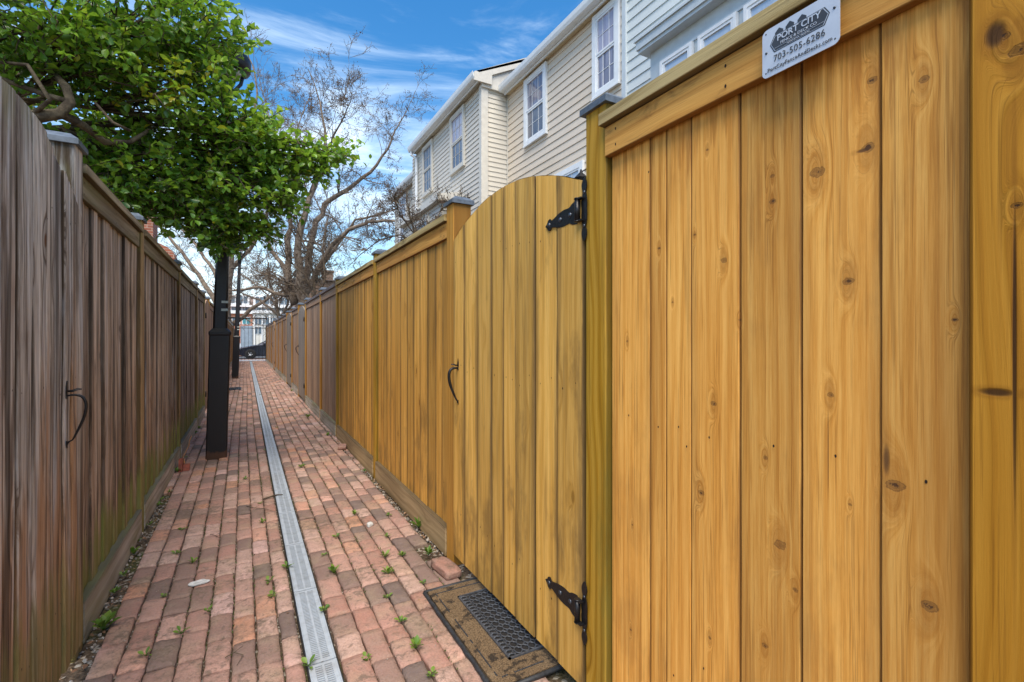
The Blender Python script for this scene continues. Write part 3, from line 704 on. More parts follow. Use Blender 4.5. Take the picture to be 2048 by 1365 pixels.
b = MB(); hexo = [(.020, .066), (.030, .080), (.122, .080), (.132, .066), (.122, .0475), (.030, .0475)]
hexo = [(.017, .064), (.026, .0795), (.125, .0795), (.134, .064), (.125, .0455), (.026, .0455)]
def hexs(k, x, m):
    cx_, cy_ = .0755, .0625; q = MB() ; q.poly([SP(cx_ + (u - cx_) * k, cy_ + (v - cy_) * (1 - (1 - k) * 2.4), x) for u, v in hexo], EX, .0004); return q.build('badge', m, sg)
hexs(1.0, -.0005, SIGNK); hexs(.965, -.0008, SIGNW); hexs(.945, -.0011, SIGNK)
b = MB()
for u0, h0 in ((.028, .0125), (.050, .0135), (.074, .0125)):
    b.poly([SP(u0, .0785), SP(u0, .0785 + h0 * .45), SP(u0 + .0085, .0785 + h0), SP(u0 + .017, .0785 + h0 * .45), SP(u0 + .017, .0785)], EX, .0004)
b.build('house_silhouettes', SIGNK, sg)
text('lettering', 'PORT CITY', .0172, .0755, .0698, SIGNW, xs=.98, off=.00018, lift=.0016)
text('lettering', 'FENCE & DECK CO', .0082, .0755, .0577, SIGNW, xs=1.0, off=0, lift=.0016)
b = MB(); b.poly([SP(.027, .0530, -.0015), SP(.124, .0530, -.0015), SP(.124, .0525, -.0015), SP(.027, .0525, -.0015)], EX, .0003); b.build('rule_line', SIGNW, sg)
text('lettering', 'ALEXANDRIA  VIRGINIA', .0034, .0755, .0495, SIGNW, xs=1.2, lift=.0016)
text('lettering', '703-505-6286', .0190, .0755, .0315, SIGNK, xs=.93, off=-.00022)
text('lettering', 'PortCityFenceAndDecks.com', .0115, .0755, .0130, SIGNK, xs=.90, off=-.00012)
for u, v in ((.008, .092), (.143, .092), (.008, .010), (.143, .010)):
    b = MB(); b.lathe(SP(u, v, -.0002), [(.0016, 0), (.0014, .0004)], 10, 0, -EX); b.build('screw_hole', HOLE, sg)
for u, v in ((.009, .052), (.142, .068)):
    b = MB(); b.lathe(SP(u, v, 0), [(.0026, 0), (.0024, .0012), (.001, .002)], 12, 0, -EX); b.build('screw', STUD, sg)

# ------------------------------------------------------------------ doormat
mt = thing('doormat', (.87, 1.8, 0), 'worn brown coir doormat with black rubber border at the foot of the yellow gate', 'doormat')
def coir():
    n = NT('coir'); P = n.pos(); q = n.noise(P, 260, 3, .7); q2 = n.noise(P, 11, 4, .6); q3 = n.noise(P, 45, 3)
    c = n.mix(n.mr(q, .3, .7), (.055, .038, .024), (.26, .18, .105)); c = n.mix(n.mr(n.M('ADD', q2, n.M('MULTIPLY', q3, .25)), .66, .74, 0, .85), c, (.025, .022, .02))
    c = n.mix(n.mr(q2, .2, .42, .45, 0), c, (.33, .25, .16)); n.bump(q, .9, .006); return n.fin(c, .95, .1)
COIR = coir(); RUB = plain('black_rubber', (.022, .024, .028), .6, 0, .4, 90)
mx0, mx1, my0, my1 = .735, 1.06, 1.44, 2.175
b = MB(); b.box(mx0 + .012, mx1, my0 + .012, my1 - .012, .004, .014)
b.build('coir_pile', COIR, mt)
b = MB(); N_ = 40
lft = [(mx0 + .005 * mnoise.noise(V3((k * .35, 0, 0))), my0 + (my1 - my0) * k / N_, .008 + .003 * mnoise.noise(V3((k * .4, 3, 0)))) for k in range(N_ + 1)]
b.tube(lft, .009, 6, flat=.75); b.tube([(mx0, my0, .008), (mx1, my0 - .0, .008)], .009, 6); b.tube([(mx0, my1, .008), (mx1, my1, .008)], .009, 6)
b.box(mx0 + .004, mx1, my0 + .004, my1 - .004, .001, .0045)
b.build('rubber_border', RUB, mt)
b = MB()
for (xa, ya, xb, yb) in ((mx0 + .04, my0 + .05, mx0 + .04, my1 - .05), (mx0 + .04, my1 - .05, mx1, my1 - .05), (mx0 + .04, my0 + .05, mx1, my0 + .05)):
    n_ = max(2, int(max(abs(xb - xa), abs(yb - ya)) / .012))
    for k in range(n_):
        if mnoise.noise(V3((xa * 9 + k * .22, ya * 5, 1))) > -.12:
            p = V3((xa + (xb - xa) * k / n_, ya + (yb - ya) * k / n_, .0143)); q = V3((xa + (xb - xa) * (k + 1) / n_, ya + (yb - ya) * (k + 1) / n_, .0143))
            b.tube([p, q], .0028, 5)
b.build('inlay_line', RUB, mt)
b = MB(); gx0, gx1, gy0, gy1, gz = .852, 1.04, 1.555, 2.05, .019
for (xa, xb, ya, yb) in ((gx0, gx0 + .008, gy0, gy1), (gx0, gx1, gy0, gy0 + .008), (gx0, gx1, gy1 - .008, gy1), (gx0 + .032, gx0 + .035, gy0 + .01, gy1 - .01)): b.box(xa, xb, ya, yb, .0145, gz + .0012)
k = 0; yy = gy0 + .018
while yy < gy1 - .012:
    b.tube([(gx0 + .006, yy, gz), (gx0 + .033, yy + .012, gz)], .003, 5); b.tube([(gx0 + .006, yy + .012, gz - .0004), (gx0 + .033, yy, gz - .0004)], .003, 5); yy += .024
cy = gy0 + .03
while cy < gy1 - .02:
    cx = gx0 + .055
    while cx < gx1:
        for da in (0,):
            ring = [(cx + .015 * math.cos(a_ * math.pi / 6), cy + .019 * math.sin(a_ * math.pi / 6), gz) for a_ in range(13)]
            b.tube(ring, .0024, 4, cap=False)
        cx += .03
    cy += .038
cy = gy0 + .011
while cy < gy1 - .01:
    cx = gx0 + .040
    while cx < gx1 - .01:
        ring = [(cx + .010 * math.cos(a_ * math.pi / 4), cy + .010 * math.sin(a_ * math.pi / 4), gz - .001) for a_ in range(9)]
        b.tube(ring, .002, 4, cap=False); cx += .03
    cy += .038
b.build('rubber_insert', plain('grey_rubber', (.05, .056, .068), .5, 0, .3, 90), mt)
b = MB(); b.box(gx0 + .006, gx1, gy0 + .006, gy1 - .006, .0142, .0150); b.build('insert_backing', plain('near_black_backing', (.010, .009, .009), .9, 0, .5, 60), mt)  # near-black sheet under the lattice openings

# loose brick by the gate
def chipped(name, loc, rot, dims, mat, label, cat, rough=.006):
    b = MB(); n = 5; ids = {}
    X, Y, Z = dims; r1, r2, r3 = random.random() * .4 + .35, random.random(), random.random()
    def vid(i, j, k):
        if (i, j, k) not in ids:
            p = V3((X * (i / n - .5), Y * (j / n - .5), Z * k / n))
            s = V3((0, 0, 0)); c = [q in (0, n) for q in (i, j, k)]
            if sum(c) >= 2: p *= 1 - .04 * sum(c)
            p += V3((mnoise.noise(p * 30), mnoise.noise(p * 30 + V3((5, 0, 0))), mnoise.noise(p * 30 + V3((0, 5, 0))))) * rough
            ids[(i, j, k)] = b.vert(p, (r1, r2, r3))
        return ids[(i, j, k)]
    for a in range(n):
        for c in range(n):
            b.face((vid(a, c, n), vid(a + 1, c, n), vid(a + 1, c + 1, n), vid(a, c + 1, n)), 0, True); b.face((vid(a, c, 0), vid(a, c + 1, 0), vid(a + 1, c + 1, 0), vid(a + 1, c, 0)), 0, True)
            b.face((vid(a, 0, c), vid(a + 1, 0, c), vid(a + 1, 0, c + 1), vid(a, 0, c + 1)), 0, True); b.face((vid(a, n, c), vid(a, n, c + 1), vid(a + 1, n, c + 1), vid(a + 1, n, c)), 0, True)
            b.face((vid(0, a, c), vid(0, a, c + 1), vid(0, a + 1, c + 1), vid(0, a + 1, c)), 0, True); b.face((vid(n, a, c), vid(n, a + 1, c), vid(n, a + 1, c + 1), vid(n, a, c + 1)), 0, True)
    o = b.build(name, mat); o.location = loc; o.rotation_euler = rot; tag(o, label, cat); return o
chipped('loose_brick', (.905, 2.34, -.005), (0, R(4), R(6)), (.09, .20, .045), BRICK, 'loose red brick standing proud of the paving above the doormat', 'brick')
chipped('loose_brick', (.93, 5.52, 0), (0, 0, R(-14)), (.09, .16, .04), BRICK, 'loose brick lying at the fence foot beside the farther yellow post', 'brick')
sx_, sy_ = onZ(740, 1052); chipped('pebble', (sx_, sy_, .002), (0, 0, .4), (.035, .028, .018), CONC, 'pale grey pebble lying on the bricks beside a weed right of the drain', 'stone', .008)
# red wedge and orange cord by the left fence
ORG = plain('orange_cord_skin', (.62, .26, .07), .5); REDW = plain('rusty_red', (.22, .05, .025), .6, 0, .3, 30)
b = MB(); cpts = [at(383, 873, 5.62), at(374, 876, 5.55), at(367, 884, 5.4), at(365, 893, 5.35), at(368, 905, 5.25), at(365, 914, 5.2), at(366, 920, 4.85), at(369, 928, 4.65), at(362, 935, 4.5), at(356, 938, 4.42)]
for p in cpts: p.z = max(p.z, .008); p.x = max(p.x, -.555)
b.tube(cpts, .007, 6); tag(b.build('orange_cord', ORG), 'short orange cord looping over the kick board by the left fence', 'cord')
b = MB(); c0 = V3((-.53, 5.30, .0)); 
b.poly([c0 + V3((0, -.06, 0)), c0 + V3((0, .08, 0)), c0 + V3((0, .07, .10)), c0 + V3((0, -.03, .115))], EX, .03); b.poly([c0 + V3((.031, -.03, 0)), c0 + V3((.031, .05, 0)), c0 + V3((.031, .04, .05))], EX, .05)
tag(b.build('metal_wedge', REDW), 'small rusty red metal piece beside the orange cord at the left fence', 'scrap')

# ------------------------------------------------------------------ lamp posts
def lamp_post(loc, lean, label):
    t = thing('street_lamp', loc, label, 'street lamp', 'black lamp posts in the alley'); x, y, _ = loc
    lx = lambda z: x + lean * z / 4
    b = MB(); h = .092
    def oct_(z, r, ch): 
        q = r - ch; return [(lx(z) + a, y + c, z) for a, c in ((-q, -r), (q, -r), (r, -q), (r, q), (q, r), (-q, r), (-r, q), (-r, -q))]
    def stack(b, secs):
        rows = [[b.vert(p) for p in oct_(*s_)] for s_ in secs]
        for i in range(len(rows) - 1):
            for k in range(8): b.face((rows[i][k], rows[i][(k + 1) % 8], rows[i + 1][(k + 1) % 8], rows[i + 1][k]))
        b.face(rows[0][::-1]); b.face(rows[-1])
    stack(b, [(-.1, h, .010), (1.235, h * .99, .010), (1.25, h * 1.06, .012), (1.275, h * 1.06, .012), (1.31, .068, .02)]); b.build('plinth', LAMPB, t)
    b = MB(); stack(b, [(1.30, .064, .017), (2.6, .052, .016), (3.9, .036, .013)]); sh = b.build('shaft', LAMPB, t)
    for zz in (1.50, 1.58):
        b = MB(); r_ = .0645 - (zz - 1.3) * .009
        b.box(lx(zz) + .005, lx(zz) + r_ + .002, y - r_ - .0015, y - r_ + .01, zz - .012, zz + .012); b.build('reflective_band', GREYT, t)
    b = MB(); b.lathe((lx(3.36), y, 3.36), [(.045, 0), (.055, .01), (.055, .03), (.045, .04)], 14); b.tube([(lx(3.38) - .24, y, 3.37), (lx(3.38) + .24, y, 3.39)], .011, 6); b.build('ladder_bar', LAMPB, t)
    b = MB(); b.lathe((lx(3.55), y, 3.5), [(.03, 0), (.052, .05), (.056, .22), (.06, .25)], 16)
    for s_ in (-1, 1): b.tube([(lx(3.7), y, 3.70), (lx(3.7) + s_ * .05, y, 3.76), (lx(3.8) + s_ * .12, y, 3.86), (lx(3.9) + s_ * .14, y, 3.97)], .018, 8)
    b.build('yoke', LAMPB, t)
    b = MB(); b.lathe((lx(4), y, 3.95), [(.06, 0), (.13, .01), (.20, .035), (.212, .06), (.212, .15), (.19, .19), (.12, .225), (.03, .24)], 24); b.build('lamp_hood', LAMPB, t)
    b = MB(); b.lathe((lx(4), y, 3.925), [(.02, 0), (.10, .005), (.14, .03)], 20); b.build('lamp_lens', plain('frosted_lens', (.5, .5, .48), .3), t)
    return t
lamp_post((-.258, 5.76, 0), .10, 'nearer black lamp post with square plinth, its top lost in the green tree')
lamp_post((-.282, 17.05, 0), .14, 'farther black lamp post standing beyond the floor grate')

# ------------------------------------------------------------------ houses on the right
def lap_wall(b, o, A, n, ln, z0, z1, ex, mi=0, rise=None):
    """lapped siding: o origin, A direction, n outward; courses of height ex"""
    z = z0
    while z < z1 - 1e-4:
        zt = min(z + ex, z1); base = V3((o.x, o.y, 0))
        p = [base + n * .016, base + A * ln + n * .016]; q = [base + n * .003, base + A * ln + n * .003]
        i = [b.vert(v) for v in (p[0] + EZ * z, p[1] + EZ * z, q[1] + EZ * zt, q[0] + EZ * zt, base + EZ * z + n * .003, base + A * ln + EZ * z + n * .003)]
        b.face((i[0], i[1], i[2], i[3]), mi); b.face((i[4], i[5], i[1], i[0]), mi); z = zt
def window(t, X, y0, y1, z0, z1, trim, gu, gl, split=.5, cols_=3, rows_=2, tw=.085, single=False):
    """facade window facing -x; nearest edge y0"""
    b = MB(); a = X - .045
    b.box(a, X - .001, y0, y0 + tw, z0, z1); b.box(a, X - .001, y1 - tw, y1, z0, z1)
    b.box(a + .002, X - .001, y0 + tw, y1 - tw, z1 - tw, z1); b.box(a - .012, X - .001, y0 - .01, y1 + .01, z0 - .03, z0 + .0)
    b.box(a + .002, X - .001, y0 + tw, y1 - tw, z0, z0 + tw * .8)
    fr = b.build('window', trim, t)
    ya, yb, za, zb = y0 + tw, y1 - tw, z0 + tw * .8, z1 - tw; zm = za + (zb - za) * split
    if single: zm = za
    sw = .03
    b = MB()
    def sash(x, z_0, z_1):
        b.box(x, x + .018, ya, ya + sw, z_0, z_1); b.box(x, x + .018, yb - sw, yb, z_0, z_1); b.box(x + .0006, x + .018, ya + sw, yb - sw, z_0, z_0 + sw); b.box(x + .0006, x + .018, ya + sw, yb - sw, z_1 - sw, z_1)
        if cols_:
            for k in range(1, cols_): yy = ya + (yb - ya) * k / cols_; b.box(x + .0105, x + .0165, yy - .0035, yy + .0035, z_0 + sw, z_1 - sw)
            for k in range(1, rows_): zz = z_0 + (z_1 - z_0) * k / rows_; b.box(x + .011, x + .017, ya + sw, yb - sw, zz - .0035, zz + .0035)
    sash(X - .036, zm, zb)
    if not single: sash(X - .030, za, zm - .002)
    b.build('sash', trim, fr)
    b = MB(); b.box(X - .0185, X - .016, ya + .002, yb - .002, zm, zb - .001); b.build('pane', gu, fr)
    if not single: b = MB(); b.box(X - .013, X - .010, ya + .002, yb - .002, za + .001, zm - .001); b.build('pane', gl, fr)
    return fr
def gutter(t, X, y0, y1, z, mat, wall_X, soff, pitch=.5, roofd=3.0, name='roof'):
    b = MB(); pr = [(X, z + .115), (X - .008, z + .125), (X, z + .06), (X + .02, z + .01), (X + .05, z), (X + .115, z), (X + .115, z + .115), (X + .105, z + .115), (X + .105, z + .02), (X + .045, z + .02), (X + .015, z + .07)]
    r0 = [b.vert((x, y0, zz)) for x, zz in pr]; r1 = [b.vert((x, y1, zz)) for x, zz in pr]; n = len(pr)
    for i in range(n): b.face((r0[i], r1[i], r1[(i + 1) % n], r0[(i + 1) % n]))
    b.face(r0); b.face(r1[::-1]); gu = b.build('gutter', mat, t)
    b = MB(); b.box(X + .117, X + .14, y0 + .01, y1 - .01, z - .035, z + .125)
    b.build('fascia', mat, t)
    b = MB(); nst = int((y1 - y0) / .1)
    b.box(X + .1405, wall_X + .02, y0 + .012, y1 - .012, z - .012, z - .002)
    for k in range(nst): yy = y0 + .02 + k * .1; b.box(X + .142, wall_X, yy, yy + .008, z - .016, z - .012)
    b.build('soffit', soff, t)
    b = MB(); zt = z + .13; x2 = X + .1 + roofd
    q = [(X + .06, zt), (x2, zt + pitch * roofd), (x2, zt + pitch * roofd - .08), (X + .125, zt - .012)]
    a = [b.vert((x, y0 - .02, zz)) for x, zz in q]; c = [b.vert((x, y1 + .02, zz)) for x, zz in q]
    for i in range(4): b.face((a[i], c[i], c[(i + 1) % 4], a[(i + 1) % 4]))
    b.face(a); b.face(c[::-1]); b.build(name, SHING, t)
# house A (cream)
hA = thing('cream_house', (4.6, 6.7, 0), 'cream sided row house with white double hung windows behind the arched gate', 'house')
b = MB(); lap_wall(b, V3((4.6, 8.46, 0)), -EY, -EX, 3.38, 0, 6.1, .127); b.box(4.60, 8.0, 5.08, 8.46, 0, 6.1); b.build('wall', SID_A, hA)
gutter(hA, 4.36, 5.03, 8.40, 6.07, TRIMW, 4.6, SOFF)
b = MB(); b.box(4.575, 4.60, 8.425, 8.455, 0, 6.06); b.build('corner_trim', TRIMB, hA)
window(hA, 4.59, 6.99, 7.745, 4.80, 6.03, TRIMW, GL_MID, GL_DK); window(hA, 4.59, 5.13, 5.72, 4.80, 6.03, TRIMW, GL_LAV, GL_MID); window(hA, 4.59, 5.95, 6.78, 2.75, 3.97, TRIMW, GL_BLUE, GL_BLUE)
# house B (beige, projecting)
hB = thing('beige_house', (4.05, 10.7, 0), 'pale beige sided row house projecting forward with a downspout, left of the cream one', 'house')
b = MB(); lap_wall(b, V3((4.05, 12.95, 0)), -EY, -EX, 4.4, 0, 6.2, .096); b.box(4.05, 8.0, 8.475, 12.95, 0, 6.2)
lap_wall(b, V3((4.13, 8.475, 0)), EX, -EY, .50, 0, 6.30, .096)
b.build('wall', SID_B, hB)
b = MB(); b.box(4.005, 4.03, 8.44, 8.55, 0, 6.19); b.box(4.03, 4.15, 8.44, 8.474, 0, 6.19); b.build('corner_trim', TRIMB, hB)
b = MB()
b.poly([(3.82, 8.36, 6.16), (3.82, 8.36, 6.32), (5.0, 8.36, 6.92), (5.0, 8.36, 6.76), (4.20, 8.36, 6.35), (4.2, 8.36, 6.16)], EY, .04)
b.poly([(4.0, 8.405, 6.18), (4.2, 8.405, 6.38), (5.0, 8.405, 6.80), (5.0, 8.405, 6.1), (4.0, 8.405, 6.1)], EY, .06)
b.build('gable_trim', TRIMB, hB)
gutter(hB, 3.80, 8.38, 12.62, 6.21, TRIMW, 4.05, SOFB)
window(hB, 4.04, 11.27, 12.02, 4.88, 6.14, TRIMB, GL_DK, GL_DK, tw=.075); window(hB, 4.04, 9.30, 10.08, 4.88, 6.14, TRIMB, GL_LAV, GL_DK, tw=.075)
b = MB(); b.tube([(3.87, 12.50, 6.22), (3.87, 12.50, 6.12), (3.99, 12.44, 6.02), (3.99, 12.44, 5.9), (3.99, 12.44, .1)], .038, 8, sm=False); b.build('downspout', TRIMW, hB)
b = MB(); b.box(3.62, 4.03, 9.6, 12.35, 0, 4.15); lap_wall(b, V3((3.62, 9.6, 0)), EX, -EY, .41, 2.2, 4.1, .096); lap_wall(b, V3((3.62, 12.35, 0)), -EY, -EX, 2.75, 2.2, 4.1, .096); b.build('bay_wall', SID_B, hB)
b = MB(); b.poly([(3.50, 9.5, 4.12), (3.50, 9.5, 4.24), (4.03, 9.5, 4.36), (4.03, 9.5, 4.12)], EY, 2.95); b.build('bay_roof', TRIMB, hB)
window(hB, 3.61, 10.3, 11.3, 2.6, 4.0, TRIMB, GL_DK, GL_DK, cols_=0, single=True)
# house C
hC = thing('grey_beige_house', (4.6, 15, 0), 'farthest sided row house set back behind the beige one, its lower eave showing', 'house')
b = MB(); lap_wall(b, V3((4.6, 16.75, 0)), -EY, -EX, 3.8, 0, 6.1, .096); b.box(4.6, 8, 12.97, 16.75, 0, 6.1); b.build('wall', SID_B, hC)
gutter(hC, 4.34, 12.98, 16.85, 6.07, TRIMW, 4.6, SOFB)
window(hC, 4.59, 15.3, 16.1, 4.5, 5.95, TRIMW, GL_BLUE, GL_BLUE, tw=.07); window(hC, 4.59, 13.4, 14.2, 4.5, 5.95, TRIMW, GL_BLUE, GL_BLUE, tw=.07)
# house G (grey-blue, nearest)
hG = thing('grey_blue_house', (4.6, 3, 0), 'grey blue sided row house with a white window bay above the near fence', 'house')
b = MB(); lap_wall(b, V3((4.6, 5.0, 0)), -EY, -EX, 7.0, 0, 8.2, .139); b.box(4.6, 8, -2, 5.0, 0, 8.2); b.build('wall', SID_G, hG)
b = MB(); b.box(4.555, 4.61, 5.0, 5.078, 0, 8.2); b.build('corner_trim', TRIMG, hG)
b = MB(); b.box(4.24, 4.58, -1, 4.22, 2.0, 4.62); b.build('bay_wall', TRIMG, hG)
b = MB(); b.box(4.12, 4.58, -1.1, 4.30, 4.62, 4.66); b.box(4.10, 4.58, -1.12, 4.32, 4.66, 4.76); b.box(4.08, 4.58, -1.14, 4.34, 4.76, 4.785); b.build('bay_roof', TRIMG, hG)
b = MB(); b.box(4.222, 4.24, -1, 4.06, 4.42, 4.45); b.build('bay_moulding', TRIMG, hG)
for k in range(7):
    y1_ = 4.03 - k * .535
    window(hG, 4.235, y1_ - .455, y1_, 3.2, 4.41, TRIMW, GL_BLUE, GL_BLUE, cols_=0, single=True, tw=.035)
b = MB(); b.poly([(4.58, 4.55, 3.90), (4.58, 4.55, 4.24), (4.50, 4.55, 4.24), (4.44, 4.55, 4.12), (4.46, 4.55, 3.95)], EY, .22)
b.build('exhaust_vent', TRIMB, hG); b = MB(); b.box(4.50, 4.58, 4.50, 4.82, 4.25, 4.28); b.box(4.555, 4.58, 4.50, 4.545, 3.85, 4.25); b.box(4.555, 4.58, 4.775, 4.82, 3.85, 4.25); b.build('vent_frame', TRIMG, hG)
# made-up lantern form in place of a dark slanted shape, likely an umbrella top
wl = thing('lantern_standin', (4.4, 5.9, 3.8), 'made-up dark lantern form standing in for a likely umbrella top beside the gate post', 'lantern')
b = MB(); c0 = at(1162, 352, 6.9)
b.lathe(c0 + V3((0, 0, -.10)), [(.05, 0), (.09, .02), (.11, .06), (.02, .15), (.012, .19)], 8, sm=False); b.build('hood', IRON, wl)
b = MB(); b.lathe(c0 + V3((0, 0, -.34)), [(.03, 0), (.05, .02), (.075, .22), (.075, .24)], 6, sm=False); b.tube([c0 + V3((0, 0, .05)), c0 + V3((.1, 0, .12)), V3((4.58, c0.y, c0.z + .05))], .012, 6); b.build('body', IRON, wl)

# ------------------------------------------------------------------ left chimney / brick gable
def brickwall(name, c1, c2, mort, sx=4.2):
    n = NT(name); P = n.pos(); s = n.sep(P)
    bt = n.t.nodes.new('ShaderNodeTexBrick'); n.put(bt.inputs['Vector'], n.comb(n.M('ADD', s[0], s[1]), s[2], 0)); bt.inputs['Scale'].default_value = sx
    n.put(bt.inputs['Color1'], c1); n.put(bt.inputs['Color2'], c2); n.put(bt.inputs['Mortar'], mort); bt.inputs['Mortar Size'].default_value = .03
    bt.inputs['Brick Width'].default_value = .9; bt.inputs['Row Height'].default_value = .32
    q = n.noise(P, 3, 4); c = n.mix(n.mr(q, .4, .7, 0, .3), bt.outputs['Color'], tuple(a * .5 for a in c1)); return n.fin(c, .85, .2)
RBR = brickwall('red_house_brick', (.36, .13, .08), (.27, .10, .065), (.42, .33, .27))
ch = thing('brick_chimney', (-2.5, 14.5, 0), 'red brick chimney with a stepped shoulder rising behind the left fence', 'chimney')
b = MB(); zc_ = 14.0
p = at(292, 470, zc_); q = at(316, 470, zc_)
b.box(p.x - .1, q.x, 16.4, 17.2, 0, at(300, 415, zc_).z); b.build('stack', RBR, ch)
b = MB(); X0 = p.x - .1; X1 = at(354, 540, zc_).x
sh_ = [(X0, 0), (X1, 0), (X1, 3.55), (X1 - .05, 3.68), (X1 - .16, 3.78), (X1 - .32, 3.86), (q.x, 3.93), (X0, 3.95)]
b.poly([(x, 16.45, z) for x, z in sh_], EY, .7); b.build('shoulder', RBR, ch)
lh = thing('brick_cottage', (-6, 16, 0), 'red brick house mostly hidden by the green tree and left fence', 'house')
b = MB(); b.box(-9, -2.75, 12.5, 20, 0, 4.2); b.build('wall', RBR, lh)
b = MB(); b.poly([(-9.3, 12.2, 4.2), (-2.6, 12.2, 4.2), (-6, 12.2, 6.4)], EY, 8.2); b.build('roof', SHING, lh)

# ------------------------------------------------------------------ vegetation
def leaf_mat(name, ramp_, trans=.35, rough=.38):
    n = NT(name); A, B, C = n.sep(n.attr('wc').outputs['Vector'])
    c = n.ramp(A, ramp_); q = n.noise(n.obj(), 14, 3); c = n.mix(n.mr(q, .3, .7, 0, .3), c, n.mix(.5, c, (.02, .05, .008)))
    n.fin(c, rough, .5)
    t = n.t.nodes.new('ShaderNodeBsdfTranslucent'); n.put(t.inputs[0], n.mix(.5, c, (.32, .52, .03), 'MIX'))
    m = n.t.nodes.new('ShaderNodeMixShader'); m.inputs[0].default_value = trans
    n.t.links.new(n.b.outputs[0], m.inputs[1]); n.t.links.new(t.outputs[0], m.inputs[2]); n.t.links.new(m.outputs[0], n.out.inputs[0]); return n.m
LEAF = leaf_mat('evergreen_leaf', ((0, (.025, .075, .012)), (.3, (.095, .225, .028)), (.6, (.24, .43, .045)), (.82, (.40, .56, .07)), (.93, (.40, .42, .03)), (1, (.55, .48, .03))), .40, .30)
WEED = leaf_mat('weed_leaf', ((0, (.05, .12, .018)), (.5, (.10, .21, .025)), (1, (.19, .28, .045))), .3, .5)
def bark_mat(name, c1, c2):
    n = NT(name); x, l, r = n.sep(n.attr('wc').outputs['Vector']); P = n.pos()
    q = n.noise(P, 9, 5, .65); q2 = n.noise(P, 45, 4, .6); c = n.mix(n.mr(q, .4, .62), c1, c2); c = n.mix(n.mr(q2, .45, .75, 0, .5), c, tuple(a * .45 for a in c1)); n.bump(q2, .6, .01); return n.fin(c, .9, .2)
BARK = bark_mat('grey_brown_bark', (.14, .105, .08), (.25, .20, .155)); BARK2 = bark_mat('dark_bark', (.075, .055, .04), (.15, .115, .08)); BARKL = bark_mat('evergreen_bark', (.06, .045, .032), (.15, .12, .08))
POD = plain('dry_seed_pod', (.07, .04, .03), .8, 0, .3, 20)
def leaf(b, p, d, nrm, L, W, a, fold=.25, n=4):
    d = d.normalized(); s = d.cross(nrm)
    s = s.normalized() if s.length > 1e-5 else d.orthogonal().normalized()
    u = s.cross(d)
    prof = (0, .62, 1.0, .85, 0); rr = (a, random.random(), random.random())
    mids = []; L_ = []; R_ = []
    for i in range(5):
        t = i / 4; q = p + d * (L * t) - u * (L * .22 * t * t)
        mids.append(b.vert(q, rr))
        if 0 < i < 4:
            L_.append(b.vert(q + s * (W / 2 * prof[i]) + u * (W * fold * prof[i]), rr)); R_.append(b.vert(q - s * (W / 2 * prof[i]) + u * (W * fold * prof[i]), rr))
    b.face((mids[0], mids[1], L_[0]), 0, True); b.face((mids[0], R_[0], mids[1]), 0, True)
    for i in (1, 2): b.face((mids[i], mids[i + 1], L_[i], L_[i - 1]), 0, True); b.face((mids[i], R_[i - 1], R_[i], mids[i + 1]), 0, True)
    b.face((mids[3], mids[4], L_[2]), 0, True); b.face((mids[3], R_[2], mids[4]), 0, True)
rv = lambda s=1.: V3((random.gauss(0, s), random.gauss(0, s), random.gauss(0, s)))
# evergreen over the left fence
blobs = [(-60, 20, 150, 130, 3.1, 75), (110, 30, 170, 110, 3.4, 120), (300, 40, 150, 110, 3.8, 130), (405, 95, 80, 85, 4.0, 75), (150, 130, 150, 60, 3.5, 80), (330, 200, 150, 90, 3.9, 135), (480, 278, 85, 72, 4.2, 95), (130, 290, 50, 35, 3.9, 25), (225, 335, 60, 45, 4.0, 40), (365, 405, 60, 38, 4.2, 34), (560, 400, 42, 36, 4.3, 26), (440, 478, 48, 30, 4.3, 26),
         (300, 340, 110, 85, 4.0, 110), (420, 380, 120, 85, 4.3, 120), (520, 335, 85, 70, 4.4, 90), (485, 450, 55, 40, 4.4, 38), (250, 390, 75, 45, 3.9, 45), (600, 325, 55, 38, 4.45, 34), (655, 318, 42, 26, 4.5, 18), (200, 260, 50, 50, 4.2, 40), (220, 90, 150, 80, 4.6, 60), (60, 190, 60, 40, 4.4, 30), (380, 300, 120, 80, 5.0, 60), (-80, 120, 90, 90, 3.6, 60), (405, 440, 60, 40, 4.2, 34)]
tr = thing('evergreen_tree', (-2.0, 5.3, 0), 'glossy green leaved evergreen tree spilling over the left fence around the near lamp post', 'tree')
lb = MB(); bb = MB(); root = V3((-2.0, 5.3, 0))
fork = V3((-2.0, 5.3, 2.75))
bb.tube([root + V3((0, 0, -.1)), root + V3((.05, -.05, 1)), fork], [.13, .10, .09], 10)
def wig(p, q, r0, r1, n=6, j=.06):
    pts = [p.lerp(q, i / n) + (rv(j) if 0 < i < n else V3((0, 0, 0))) + EZ * (.12 * math.sin(math.pi * i / n) * (q - p).length * .5) for i in range(n + 1)]
    return pts, [r0 + (r1 - r0) * i / n for i in range(n + 1)]
